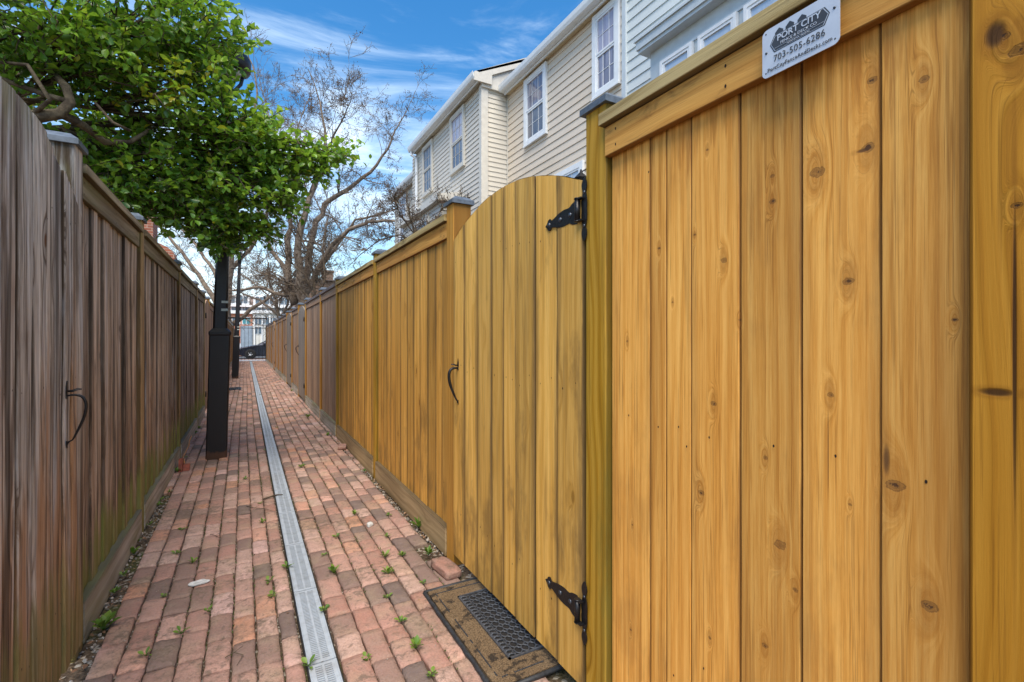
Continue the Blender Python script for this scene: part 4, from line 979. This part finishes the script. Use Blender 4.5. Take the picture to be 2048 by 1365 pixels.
for (bx, by, rx, ry, zc_, nt) in blobs:
    C = at(bx, by, zc_); mx_, mz_ = rx * zc_ / FPX, ry * zc_ / FPX; my_ = (mx_ + mz_) * .55
    pts, rad = wig(fork, C, .022, .008); bb.tube(pts, rad, 6)
    for k in range(int(nt * (1.15 if by < 230 else 1.35))):
        while True:
            u = V3((random.uniform(-1, 1), random.uniform(-1, 1), random.uniform(-1, 1)))
            if .25 < u.length < 1: break
        if random.random() < .18: u = u.normalized() * random.uniform(1.0, 1.18)
        p = C + V3((u.x * mx_, u.y * my_, u.z * mz_))
        d = (u * .8 + V3((.25, 0, .15)) + rv(.35)).normalized()
        st = p - d * .15
        if k % 7 == 0: bb.tube([pts[-2 - (k % 3)], (pts[-2] + st) / 2 + rv(.03), st], [.010, .007, .005], 4)
        pt = [st, st + d * .09 + rv(.012), st + d * .18 + rv(.02), st + d * .25 + rv(.02)]
        bb.tube(pt, [.0045, .0035, .0025, .0015], 3)
        light = .30 + .42 * max(0, min(1, (u.z + .6) / 1.6)) + random.uniform(-.12, .14)  # higher leaves in each clump coloured lighter, as if lit from above
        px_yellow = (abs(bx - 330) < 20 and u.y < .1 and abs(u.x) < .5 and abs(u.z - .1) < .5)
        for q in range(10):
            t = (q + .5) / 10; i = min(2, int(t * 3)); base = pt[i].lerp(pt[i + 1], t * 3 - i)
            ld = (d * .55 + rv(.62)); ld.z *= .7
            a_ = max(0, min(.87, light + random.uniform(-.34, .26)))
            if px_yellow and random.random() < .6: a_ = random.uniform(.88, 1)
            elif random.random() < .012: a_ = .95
            L = random.uniform(.048, .078)
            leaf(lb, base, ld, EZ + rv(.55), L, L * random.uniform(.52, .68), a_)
# drooping spray at right
sp = [at(560, 375, 4.45), at(610, 365, 4.45), at(650, 345, 4.45), at(690, 312, 4.45), at(722, 285, 4.45)]
bb.tube(sp, [.008, .006, .005, .003, .002], 5)
for i in range(80):
    t = random.random() ** .8 * 3.99; k = int(t); p = sp[k].lerp(sp[k + 1], t - k) + rv(.05); L = random.uniform(.045, .065)
    leaf(lb, p, rv(1), EZ + rv(.5), L, L * .65, random.uniform(.35, .75))
lb.build('crown', LEAF, tr); bb.build('trunk', BARKL, tr)
# thick crooked limbs showing through above the near left gate
b = MB()
for pth in ([(-40, 250, 3.2, .05), (60, 235, 3.2, .045), (120, 228, 3.25, .035), (142, 205, 3.3, .03), (132, 175, 3.3, .028), (110, 150, 3.4, .02)], [(142, 205, 3.3, .02), (90, 190, 3.3, .018), (20, 165, 3.2, .014), (-30, 130, 3.2, .01)],
            [(60, 235, 3.2, .018), (100, 200, 3.15, .014), (55, 130, 3.1, .012), (0, 125, 3.1, .01)], [(120, 228, 3.25, .03), (165, 250, 3.5, .028), (210, 285, 3.6, .025), (260, 285, 3.7, .018), (300, 260, 3.8, .012)], [(190, 205, 3.4, .008), (225, 245, 3.4, .010), (260, 262, 3.5, .011)]):
    b.tube([at(x, y, z) for x, y, z, r in pth], [r for *_, r in pth], 8)
b.build('limb', BARKL, tr)

# bare trees
def grow(b, pb_, p, d, L, r, dep, pod=.0, up=.12, minr=.006, kink=.28):
    n = 4; pts = [p]; rad = [r]; q = p.copy(); dd = d.normalized()
    for i in range(n):
        dd = (dd + rv(kink * .5) + EZ * up * .3).normalized(); q = q + dd * (L / n); pts.append(q.copy()); rad.append(max(minr, r * (1 - .5 * (i + 1) / n)))
    b.tube(pts, rad, 5 if r > .05 else (4 if r > .02 else 3), cap=False)
    if pod and dep <= 1 and random.random() < pod:
        for _ in range(random.randint(1, 3)):
            c = pts[random.randint(1, n)] + rv(.05); s = random.uniform(.007, .016) * (1 if minr < .006 else 1.6)
            pb_.tube([c, c + rv(.5).normalized() * s * 2], [s * .7, s * .4], 3)
    if dep <= 0: return
    nb_ = random.choice((2, 3, 3))
    for k in range(nb_):
        i = random.randint(1, n); nd = (dd + rv(.62)).normalized()
        grow(b, pb_, pts[i], nd, L * random.uniform(.55, .8), rad[i] * random.uniform(.55, .72), dep - 1, pod, up, minr, kink)
def bare(name, label, limbs, zc0, dep, pod, mat=BARK, spread=.6, twL=1.6, every=1, minr=.009):
    t = thing(name, at(limbs[0][0][0], 690, zc0) * 1, label, 'tree'); t.location.z = 0
    b = MB(); pb_ = MB(); tb = MB()
    for li, lm in enumerate(limbs):
        zo = zc0 + (li % 3 - 1) * spread
        P = [at(x, y, zc0 + (zo - zc0) * min(1, i / 3)) for i, (x, y, r) in enumerate(lm)]; Rr = [r * .74 * zc0 / FPX for *_, r in lm]
        # subdivide with jitter
        pts = []; rad = []
        for i in range(len(P) - 1):
            for j in range(3):
                u = j / 3; pts.append(P[i].lerp(P[i + 1], u) + (rv(Rr[i] * .35) if j else V3((0, 0, 0)))); rad.append(Rr[i] + (Rr[i + 1] - Rr[i]) * u)
        pts.append(P[-1]); rad.append(Rr[-1])
        (tb if li == 0 else b).tube(pts, rad, 9)
        for i in range(2, len(pts), every):
            if i < len(pts) * .25 and li == 0: continue
            d = (pts[i] - pts[i - 1]).normalized(); rr_ = min(rad[i] * .6, .09)
            for _ in range(3 if minr < .0065 else 2):
                grow(b, pb_, pts[i], (d + rv(.7)).normalized(), twL * random.uniform(.5, 1.0), max(rr_ * .6, .014), dep, pod, .12, minr)
        grow(b, pb_, pts[-1], (pts[-1] - pts[-2]).normalized(), twL, rad[-1], dep, pod, .15, minr)
    tb.build('trunk', mat, t); b.build('crown', mat, t)
    if pb_.v: tag(pb_.build('seed_pods', POD, t), kind='stuff')
    return t
bare('bare_tree', 'large bare many-limbed tree with seed pods rising behind the right fence', [
    [(612, 700, 15), (606, 600, 12), (601, 540, 10), (602, 456, 8), (630, 373, 6), (652, 313, 4), (650, 258, 3), (640, 205, 2)],
    [(590, 610, 11), (578, 560, 9), (576, 495, 8), (580, 436, 5), (575, 380, 3), (590, 320, 2)],
    [(606, 600, 10), (614, 547, 9), (628, 464, 8), (648, 409, 7), (693, 381, 6), (741, 345, 4.5), (776, 298, 3), (790, 262, 2), (808, 232, 1.5)],
    [(612, 610, 9), (632, 547, 7), (661, 495, 6), (697, 460, 5), (737, 444, 4), (784, 442, 3)],
    [(632, 547, 5), (668, 500, 4), (710, 440, 3), (760, 430, 2.5)],
    [(598, 600, 8), (570, 540, 6), (545, 505, 5), (527, 456, 3.5), (515, 410, 2)],
    [(652, 313, 3), (668, 270, 2.4), (690, 230, 1.6), (700, 205, 1.2)],
    [(598, 590, 8), (560, 590, 5), (520, 575, 4), (480, 580, 3)],
    [(630, 373, 3), (600, 330, 2.4), (590, 270, 1.6), (610, 215, 1.2)]], 20, 4, .6, BARK, 1.2, 1.25, 3, .006)
bare('bare_tree', 'tall pale bare tree standing behind the farther lamp post', [
    [(452, 715, 14), (452, 640, 13), (455, 560, 12), (462, 480, 9), (480, 380, 6), (500, 280, 4), (515, 190, 2.5), (505, 130, 1.5)],
    [(452, 640, 8), (420, 585, 6), (385, 535, 5), (350, 490, 4), (325, 460, 3)], [(455, 600, 7), (430, 545, 5), (400, 500, 4), (375, 470, 3)],
    [(458, 540, 6), (500, 500, 5), (530, 440, 4), (545, 380, 3), (560, 300, 2)], [(452, 660, 7), (500, 620, 5), (545, 590, 4), (590, 570, 3)],
    [(480, 380, 4), (530, 330, 3), (545, 260, 2), (530, 200, 1.5)], [(452, 650, 5), (410, 620, 4), (370, 580, 3), (340, 540, 2)]], 27, 4, .2, BARK, 1.6, 1.5, 3, .008)
bare('bare_tree', 'slender dark multi-stem bare tree close behind the faded right fence', [
    [(632, 610, 3.5), (628, 560, 3), (622, 520, 2.4), (600, 470, 2), (590, 420, 1.5)], [(632, 600, 3), (650, 560, 2.6), (645, 500, 2), (655, 440, 1.4)], [(630, 610, 3), (600, 575, 2.5), (560, 560, 2), (520, 545, 1.4)],
    [(632, 610, 3), (610, 550, 2.2), (575, 520, 1.8), (560, 480, 1.2)]], 13, 3, .35, BARK2, .3, .5, 2, .005)
bare('bare_tree', 'small bare tree with seed clusters in front of the farthest sided house', [
    [(838, 520, 3.5), (835, 480, 3), (825, 450, 2.4), (815, 415, 1.8)], [(835, 500, 2.4), (860, 460, 2), (880, 425, 1.4)], [(835, 490, 2.4), (800, 470, 2), (760, 480, 1.6), (720, 510, 1.2)], [(830, 470, 2), (800, 430, 1.6), (790, 400, 1.2)], [(838, 500, 2), (870, 470, 1.6), (900, 440, 1.2)]], 10, 3, .55, BARK2, .3, .36, 2, .004)
bare('bare_tree', 'tangled low bare thicket tree above the far end of the right fence', [
    [(560, 700, 6), (558, 640, 5), (552, 600, 4), (540, 570, 3)], [(558, 640, 4), (590, 600, 3), (620, 580, 2)], [(556, 630, 4), (520, 600, 3), (490, 590, 2)], [(558, 650, 4), (575, 610, 3), (585, 570, 2)], [(552, 610, 3), (535, 590, 2), (500, 560, 1.5)]], 24, 4, .05, BARK, .8, 1.1, 2, .007)

# weeds
def weed_mesh(seed, n, L, tall):
    random.seed(seed); b = MB()
    for k in range(n):
        a = 2 * math.pi * k / n + random.uniform(-.4, .4); e = random.uniform(.25, .9) if not tall else random.uniform(.7, 1.3)
        d = V3((math.cos(a) * math.cos(e), math.sin(a) * math.cos(e), math.sin(e))); l = L * random.uniform(.6, 1.1)
        b.tube([V3((0, 0, 0)), d * l * .35], .0012, 3); leaf(b, d * l * .3, d, EZ + rv(.2), l * .8, l * random.uniform(.32, .5), random.random(), .15)
    return b
protos = []
for i, (n_, L_, tl) in enumerate(((7, .032, 0), (9, .026, 0), (11, .040, 1), (14, .055, 1))):
    o = weed_mesh(50 + i, n_, L_, tl).build('weed', WEED); protos.append(o)
random.seed(5)
wpx = [(364, 1061), (385, 1127), (328, 1194), (416, 1224), (362, 1269), (292, 1312), (538, 1165), (544, 1194), (271, 1085), (268, 1109), (247, 1152), (229, 1187), (207, 1261), (353, 1108), (618, 1333), (574, 1137), (648, 1221), (648, 1111), (668, 1147), (709, 1030), (777, 1032), (672, 1075), (840, 1056), (805, 1113), (857, 1111), (770, 1115), (777, 1149), (775, 1196), (803, 1243), (733, 1319), (864, 1352), (831, 1298), (529, 901), (603, 936), (490, 960), (520, 1008), (524, 1047), (729, 943), (775, 1075), (846, 1167), (616, 836), (590, 838), (554, 856), (502, 816), (502, 849), (583, 783), (388, 868), (398, 858), (372, 915), (215, 1240), (300, 1050), (322, 1000), (340, 985), (318, 1012), (592, 800), (655, 872), (355, 945), (560, 760), (521, 790)]
big = {(840, 1056): 3, (857, 1111): 3, (805, 1113): 2, (207, 1261): 3, (268, 1109): 2, (229, 1187): 2, (388, 868): 3, (398, 858): 3, (616, 836): 3, (215, 1240): 2, (770, 1115): 2, (655, 872): 2, (583, 783): 3}
used = set()
where = lambda X, Y: ('by the left fence foot' if X < -.42 else 'left of the drain' if X < .18 else 'hugging the drain edge' if X < .33 else 'by the right fence foot' if X > .88 else 'right of the drain')
cnt = {}
pxd = sorted(wpx, key=lambda q: -q[1])
words = ['first', 'second', 'third', 'fourth', 'fifth', 'sixth', 'seventh', 'eighth', 'ninth', 'tenth', 'eleventh', 'twelfth', 'thirteenth', 'fourteenth', 'fifteenth', 'sixteenth', 'seventeenth', 'eighteenth', 'nineteenth', 'twentieth']
sz = {0: 'small flat green', 1: 'tiny green', 2: 'spiky green', 3: 'large leafy green'}
for (x, y) in pxd:
    X, Y = onZ(x, y); X = max(-.56, min(.965, X)); k = big.get((x, y), random.choice((0, 1, 1, 2)))
    if k in used: o = protos[k].copy(); col.objects.link(o)
    else: o = protos[k]; used.add(k)
    o.location = (X, Y, .0); s_ = random.uniform(.8, 1.3); o.scale = (s_, s_, s_); o.rotation_euler = (0, 0, random.uniform(0, 6.28))
    key = where(X, Y); cnt[key] = cnt.get(key, 0) + 1
    tag(o, '%s weed %s, %s nearest the camera on that side' % (sz[k], key, words[cnt[key] - 1]), 'weed', 'weeds growing between the bricks')
# moss, grit, leaf litter
b = MB(); random.seed(21)
DRY = leaf_mat('dry_leaf_litter', ((0, (.10, .055, .03)), (.5, (.22, .11, .06)), (1, (.36, .22, .12))), .05, .8)
for k in range(620):
    s_ = random.choice((-1, 1)); X = random.uniform(-.575, -.50) if s_ < 0 else random.uniform(.925, .975); Y = random.uniform(1.4, 8)
    if s_ > 0 and Y < 2.5: continue
    L = random.uniform(.006, .028); leaf(b, V3((X, Y, random.uniform(-.01, .004))), V3((random.gauss(0, 1), random.gauss(0, 1), .1)), EZ + rv(.4), L, L * random.uniform(.3, .6), random.random())
for k in range(90):
    X = random.uniform(-.5, .9); Y = random.uniform(1.5, 7); L = random.uniform(.006, .018); leaf(b, V3((X, Y, .004)), V3((random.gauss(0, 1), random.gauss(0, 1), .05)), EZ + rv(.2), L, L * .4, random.random())
tag(b.build('leaf_litter', DRY), kind='stuff')
b = MB(); GRIT = plain('pale_grit', (.34, .30, .26), .9, 0, .35, 50)
for k in range(900):
    s_ = random.choice((-1, 1)); X = random.uniform(-.575, -.505) if s_ < 0 else random.uniform(.93, .975); Y = random.uniform(1.3, 9)
    if s_ > 0 and Y < 2.5: continue
    r = random.uniform(.002, .009) * (1.6 if random.random() < .08 else 1); c = V3((X, Y, -.012 + r * .3)); b.tube([c, c + V3((random.gauss(0, 1), random.gauss(0, 1), .3)).normalized() * r], [r, r * .6], 5)
for k in range(160):
    X = random.uniform(-.5, .92); Y = random.uniform(1.4, 6); r = random.uniform(.001, .0025); c = V3((X, Y, .003)); b.tube([c, c + EZ * r], [r, r * .5], 5)
tag(b.build('grit', GRIT), kind='stuff')
b = MB(); MOSS = plain('joint_moss', (.07, .10, .02), .95, 0, .4, 60, .5)
for k in range(7500):
    ci = random.choice(colsL[1:-1] + colsR[1:-1]); Y = random.uniform(1.3, 14)
    if mnoise.noise(V3((ci * 4, Y * 1.3, 2))) < .02: continue
    X = ci + .010 * math.sin(Y * .55 + .5) + random.gauss(0, .0035); d = V3((random.gauss(0, .6), random.gauss(0, .6), 1)); leaf(b, V3((X, Y, -.009)), d, rv(1), random.uniform(.006, .013), .005, 0)
tag(b.build('joint_moss', MOSS), kind='stuff')
# twigs
def twig(x, y, pts, label, r=.002):
    b = MB(); X, Y = onZ(x, y); p = [V3((X + a, Y + c, .006 + e)) for a, c, e in pts]; b.tube(p, [r, r, r * .8, r * .5][:len(p)], 5)
    q = p[1]; b.tube([q, q + V3((.03, .02, .006))], r * .6, 4)
    o = b.build('twig', BARK2); tag(o, label, 'twig', 'fallen twigs'); return o
twig(540, 997, [(-.05, -.02, 0), (0, 0, .004), (.05, .03, .004), (.09, .03, 0)], 'thick dark twig lying across the grey drain', .006)
twig(512, 1020, [(-.06, .10, 0), (-.01, .02, .003), (.05, -.03, .003), (.10, -.10, 0)], 'long thin curved twig on the bricks left of the drain', .0022)
twig(468, 1320, [(-.03, .02, 0), (0, .03, .004), (.03, .0, .003), (.01, -.05, 0)], 'bent thin twig on the bricks near the photo bottom', .0018)
twig(431, 1075, [(-.03, .05, 0), (0, .01, .003), (.01, -.02, .002), (.03, -.05, 0)], 'short thin twig on the bricks beyond the white mortar patch', .0018)
# pale leaf and white mortar patch
X, Y = onZ(396, 1167); b = MB(); pts = []
for k in range(22): a = 2 * math.pi * k / 22; r = 1 + .35 * mnoise.noise(V3((math.cos(a) * 1.4, math.sin(a) * 1.4, 4))); pts.append((X + .042 * r * math.cos(a), Y + .028 * r * math.sin(a), .0045))
b.poly(pts, -EZ, .004); tag(b.build('mortar_patch', plain('white_mortar', (.52, .53, .53), .9, 0, .2, 60, .4)), 'white splash of dried mortar on a brick left of the drain', 'mortar')

# ------------------------------------------------------------------ far end: iron gate, car, street, buildings
ig = thing('iron_gate', (.2, 30.4, 0), 'black iron picket gate closing the far end of the alley', 'gate')
b = MB()
for k in range(10): xx = -.56 + k * .175; b.tube([(xx, 30.4, .05), (xx, 30.4, 2.02)], .008, 5); b.tube([(xx, 30.4, 2.02), (xx, 30.4, 2.09)], [.016, .002], 5)
b.build('pickets', IRON, ig)
b = MB()
for zz in (.14, .26, 1.82): b.box(-.66, 1.0, 30.385, 30.415, zz - .015, zz + .015)
b.build('rails', IRON, ig)
for xx in (-.70, 1.02): b = MB(); b.box(xx - .035, xx + .035, 30.36, 30.44, 0, 1.95); b.build('gate_post', IRON, ig)
b = MB(); b.box(-.85, 1.06, 30.47, 30.53, 2.34, 2.40); b.box(.98, 1.06, 30.46, 30.54, 2.30, 2.5); b.build('overhead_bar', IRON, ig)
CARP = plain('car_paint', (.03, .035, .055), .16, .5, .1, 5); TYRE = plain('tyre', (.015, .015, .016), .85); RIM = plain('alloy', (.55, .56, .58), .3, .8, .1, 10); CGL = plain('car_glass', (.02, .025, .03), .08)
HL = plain('headlight', (.6, .62, .65), .15)
def car(loc, label, paint, name='parked_car', sc=1.0):
    t = thing(name, loc, label, 'car'); ox, oy, oz = loc
    # silhouette: front toward -x. local x 0..4.4, z up; profile lofted across the width with tumblehome
    prof = [(0.02, .32), (-.02, .50), (.05, .66), (.35, .78), (.95, .90), (1.35, .96), (1.95, 1.28), (2.35, 1.40), (2.9, 1.40), (3.6, 1.15), (4.1, 1.02), (4.42, .92), (4.45, .55), (4.35, .28), (3.95, .22), (.5, .20)]
    b = MB(); rows = []; W_ = .88
    for yy, k in ((-W_, 0), (-W_ * .97, 1), (-W_ * .55, 2), (W_ * .55, 2), (W_ * .97, 1), (W_, 0)):
        row = []
        for x, z in prof:
            tum = max(0, (z - .9)) * .45
            y_ = yy * (1 - tum); xx = 2.2 + (x - 2.2) * (1 - (.012 if k == 0 else 0) - .03 * abs(yy / W_) ** 3)
            zz = z + (.012 * (k == 2)) - (.03 if k == 0 and z > .6 else 0)
            row.append(b.vert((ox + xx, oy + y_, oz + zz)))
        rows.append(row)
    n = len(prof)
    for i in range(len(rows) - 1):
        for k in range(n): b.face((rows[i][k], rows[i + 1][k], rows[i + 1][(k + 1) % n], rows[i][(k + 1) % n]), 0, True)
    b.face(rows[0]); b.face(rows[-1][::-1])
    b.build('body', paint, t)
    b = MB()
    for s_ in (-1, 1):
        yy = oy + s_ * (W_ * .86)
        b.poly([(ox + 1.52, yy, oz + .98), (ox + 2.05, yy - s_ * .055, oz + 1.28), (ox + 2.38, yy - s_ * .075, oz + 1.355), (ox + 2.85, yy - s_ * .075, oz + 1.355), (ox + 3.4, yy - s_ * .02, oz + 1.02)], EY * s_, .015)
    b.poly([(ox + 1.36, oy - .66, oz + .985), (ox + 1.36, oy + .66, oz + .985), (ox + 1.93, oy + .58, oz + 1.30), (ox + 1.93, oy - .58, oz + 1.30)], V3((-.45, 0, .9)), .012)
    b.build('windows', CGL, t)
    for wx in (.88, 3.5):
        for s_ in (-1, 1):
            w_ = thing_part('wheel', t); c = V3((ox + wx, oy + s_ * .80, oz + .33))
            b = MB(); b.lathe(c, [(.22, -.02), (.30, -.02), (.33, .02), (.33, .10), (.30, .12), (.22, .12)], 24, 0, EY * s_); b.build('tyre', TYRE, w_)
            b = MB(); b.lathe(c, [(.225, .02), (.225, .09), (.20, .095), (.20, .05)], 24, 0, EY * s_)
            for a in range(5):
                an = a * 2 * math.pi / 5; u = V3((math.cos(an), 0, math.sin(an))); b.tube([c + EY * s_ * .10, c + u * .205 + EY * s_ * .10], [.038, .024], 4)
            b.build('rim', RIM, w_)
        b = MB(); 
    for s_ in (-1, 1):
        b = MB(); b.poly([(ox + .02, oy + s_ * .84, oz + .60), (ox + .02, oy + s_ * .52, oz + .60), (ox + .30, oy + s_ * .60, oz + .74), (ox + .42, oy + s_ * .84, oz + .72)], V3((-.3, 0, .9)), .03); b.build('headlight', HL, t)
    b = MB(); b.box(ox + 1.62, ox + 1.76, oy - 1.0, oy - .86, oz + .95, oz + 1.06); b.build('door_mirror', paint, t)
    return t
car((-.60, 36.7, -.12), 'black low car parked across the alley end behind the iron gate', CARP)
car((-4.75, 45.5, -.1), 'white car glimpsed across the street beyond the black car', plain('white_paint', (.6, .62, .64), .3), sc=1)

OBR = plain('orange_brick', (.50, .20, .12), .85, 0, .12, 1.5); CREAM = plain('cream_render', (.58, .57, .53), .8, 0, .08, 1.5); BRB = plain('brown_red_brick', (.38, .22, .16), .85, 0, .12, 1.0); BLUEG = plain('blue_grey_panel', (.22, .27, .33), .6, 0, .15, 2); FRW = plain('white_frame', (.68, .69, .70), .5); PANE = plain('dark_pane', (.09, .13, .17), .15, 0, .3, 3); TEAL = plain('teal_shutter', (.05, .22, .26), .5)
def flatb(name, loc, label, x0, x1, y, z1, wall, wins, depth=8, extras=None):
    t = thing(name, loc, label, 'building'); b = MB(); b.box(x0, x1, y, y + depth, -.2, z1); b.build('wall', wall, t)
    for (wx, wz, ww, wh, m) in wins:
        b = MB(); b.box(wx - ww / 2 - .1, wx + ww / 2 + .1, y - .06, y - .001, wz - .1, wz + wh + .1); f = b.build('window', FRW, t)
        b = MB(); b.box(wx - ww / 2, wx - .04, y - .09, y - .061, wz, wz + wh); b.box(wx + .04, wx + ww / 2, y - .09, y - .061, wz, wz + wh); b.build('pane', m, f)
    return t
YB = 80.; k_ = (YB * cT) / FPX
def bx(px): # world x on the plane y=YB for pixel column
    r = (px - VX) * cT / FPX; return r * YB * cT / (1 - r * sT)
def bz(px, py):
    X = bx(px); zc = YB * cT + X * sT; return CAMH + (VY - py) * zc / FPX
t = flatb('brick_building', (0, YB, 0), 'orange brick low building across the street with a teal window', bx(452), bx(505), YB, bz(490, 626), OBR, [(bx(492.5), bz(490, 648), .9, .9, TEAL), (bx(472), bz(490, 648), .9, .9, PANE)])
b = MB(); b.box(bx(481), bx(505), YB - .3, YB - .001, -.1, bz(490, 652)); b.build('shopfront', BLUEG, t)
b = MB(); b.box(bx(452), bx(505), YB - .35, YB + .2, bz(490, 628), bz(490, 622)); b.build('cornice', FRW, t)
t = flatb('cream_building', (4, YB, 0), 'cream rendered building with pilasters right of the orange brick one', bx(505.3), bx(562), YB, bz(520, 622), CREAM, [(bx(516), bz(516, 649), .9, 1.0, PANE), (bx(516), bz(516, 668), .9, 1.0, PANE), (bx(530), bz(516, 649), .9, 1.0, PANE), (bx(545), bz(516, 649), .9, 1.0, PANE)])
b = MB()
for px_ in (507, 523, 538): b.box(bx(px_), bx(px_ + 3), YB - .2, YB - .001, 0, bz(520, 630))
b.build('pilasters', FRW, t)
b = MB(); b.box(bx(505.4), bx(562), YB - .35, YB + .2, bz(520, 627), bz(520, 621)); b.build('cornice', FRW, t)
wn_ = []
for px_ in (472, 484, 503, 522.5, 543, 563): wn_ += [(bx(px_), bz(px_, 621) , 1.25, .75, PANE)]
YB2 = YB; t = flatb('dormered_building', (2, YB + 9, 0), 'tall brown brick building with white dormer windows above the low street fronts', bx(440), bx(600), YB + 8.2, bz(500, 606), BRB, [(a * 1.1, bz(500, 621) * 1.06, c, d * 1.1, e) for a, _, c, d, e in wn_])
b = MB(); b.poly([(bx(440), YB + 7.9, bz(500, 606)), (bx(440), YB + 16, bz(500, 606)), (bx(440), YB + 12, bz(500, 583))], EX, bx(600) - bx(440)); b.build('roof', plain('roof_slate', (.22, .17, .15), .8), t)
b = MB(); b.box(bx(440), bx(600), YB + 7.7, YB + 8.19, bz(500, 608), bz(500, 605)); b.build('cornice', FRW, t)
for px_ in (470, 486, 520, 540, 570):
    b = MB(); X = bx(px_) * 1.08; z = bz(500, 604); b.box(X - .9, X + .9, YB + 8.3, YB + 11, z, z + 1.6); d_ = b.build('dormer', FRW, t)
    b = MB(); b.box(X - .6, X - .05, YB + 8.25, YB + 8.299, z + .3, z + 1.4); b.box(X + .05, X + .6, YB + 8.25, YB + 8.299, z + .3, z + 1.4); b.build('pane', PANE, d_)
# brown house with chimney right of the far fence end
bh = thing('brown_brick_house', (4.8, 34, 0), 'brown brick house with a small chimney glimpsed through branches above the right fence', 'house')
BRN = brickwall('brown_brick', (.20, .12, .08), (.15, .09, .06), (.24, .2, .17))
b = MB(); b.box(2.6, 7.6, 31.2, 31.3, -.2, .2); z_ = at(650, 565, 30).z
b = MB(); X0 = at(604, 600, 30).x; X1 = at(700, 600, 30).x; b.box(X0, X1 + 3, 31.0, 38, -.2, z_); b.build('wall', BRN, bh)
b = MB(); b.poly([(X0 - .2, 30.8, z_), (X0 - .2, 38.2, z_), (X0 - .2, 34.5, z_ + .5)], EX, X1 + 3.4 - X0); b.build('roof', SHING, bh)
b = MB(); cx = at(655, 560, 30).x; b.box(cx - .3, cx + .3, 31.6, 32.2, z_, z_ + .62); b.box(cx - .36, cx + .36, 31.54, 32.26, z_ + .62, z_ + .72); b.build('chimney', BRN, bh)
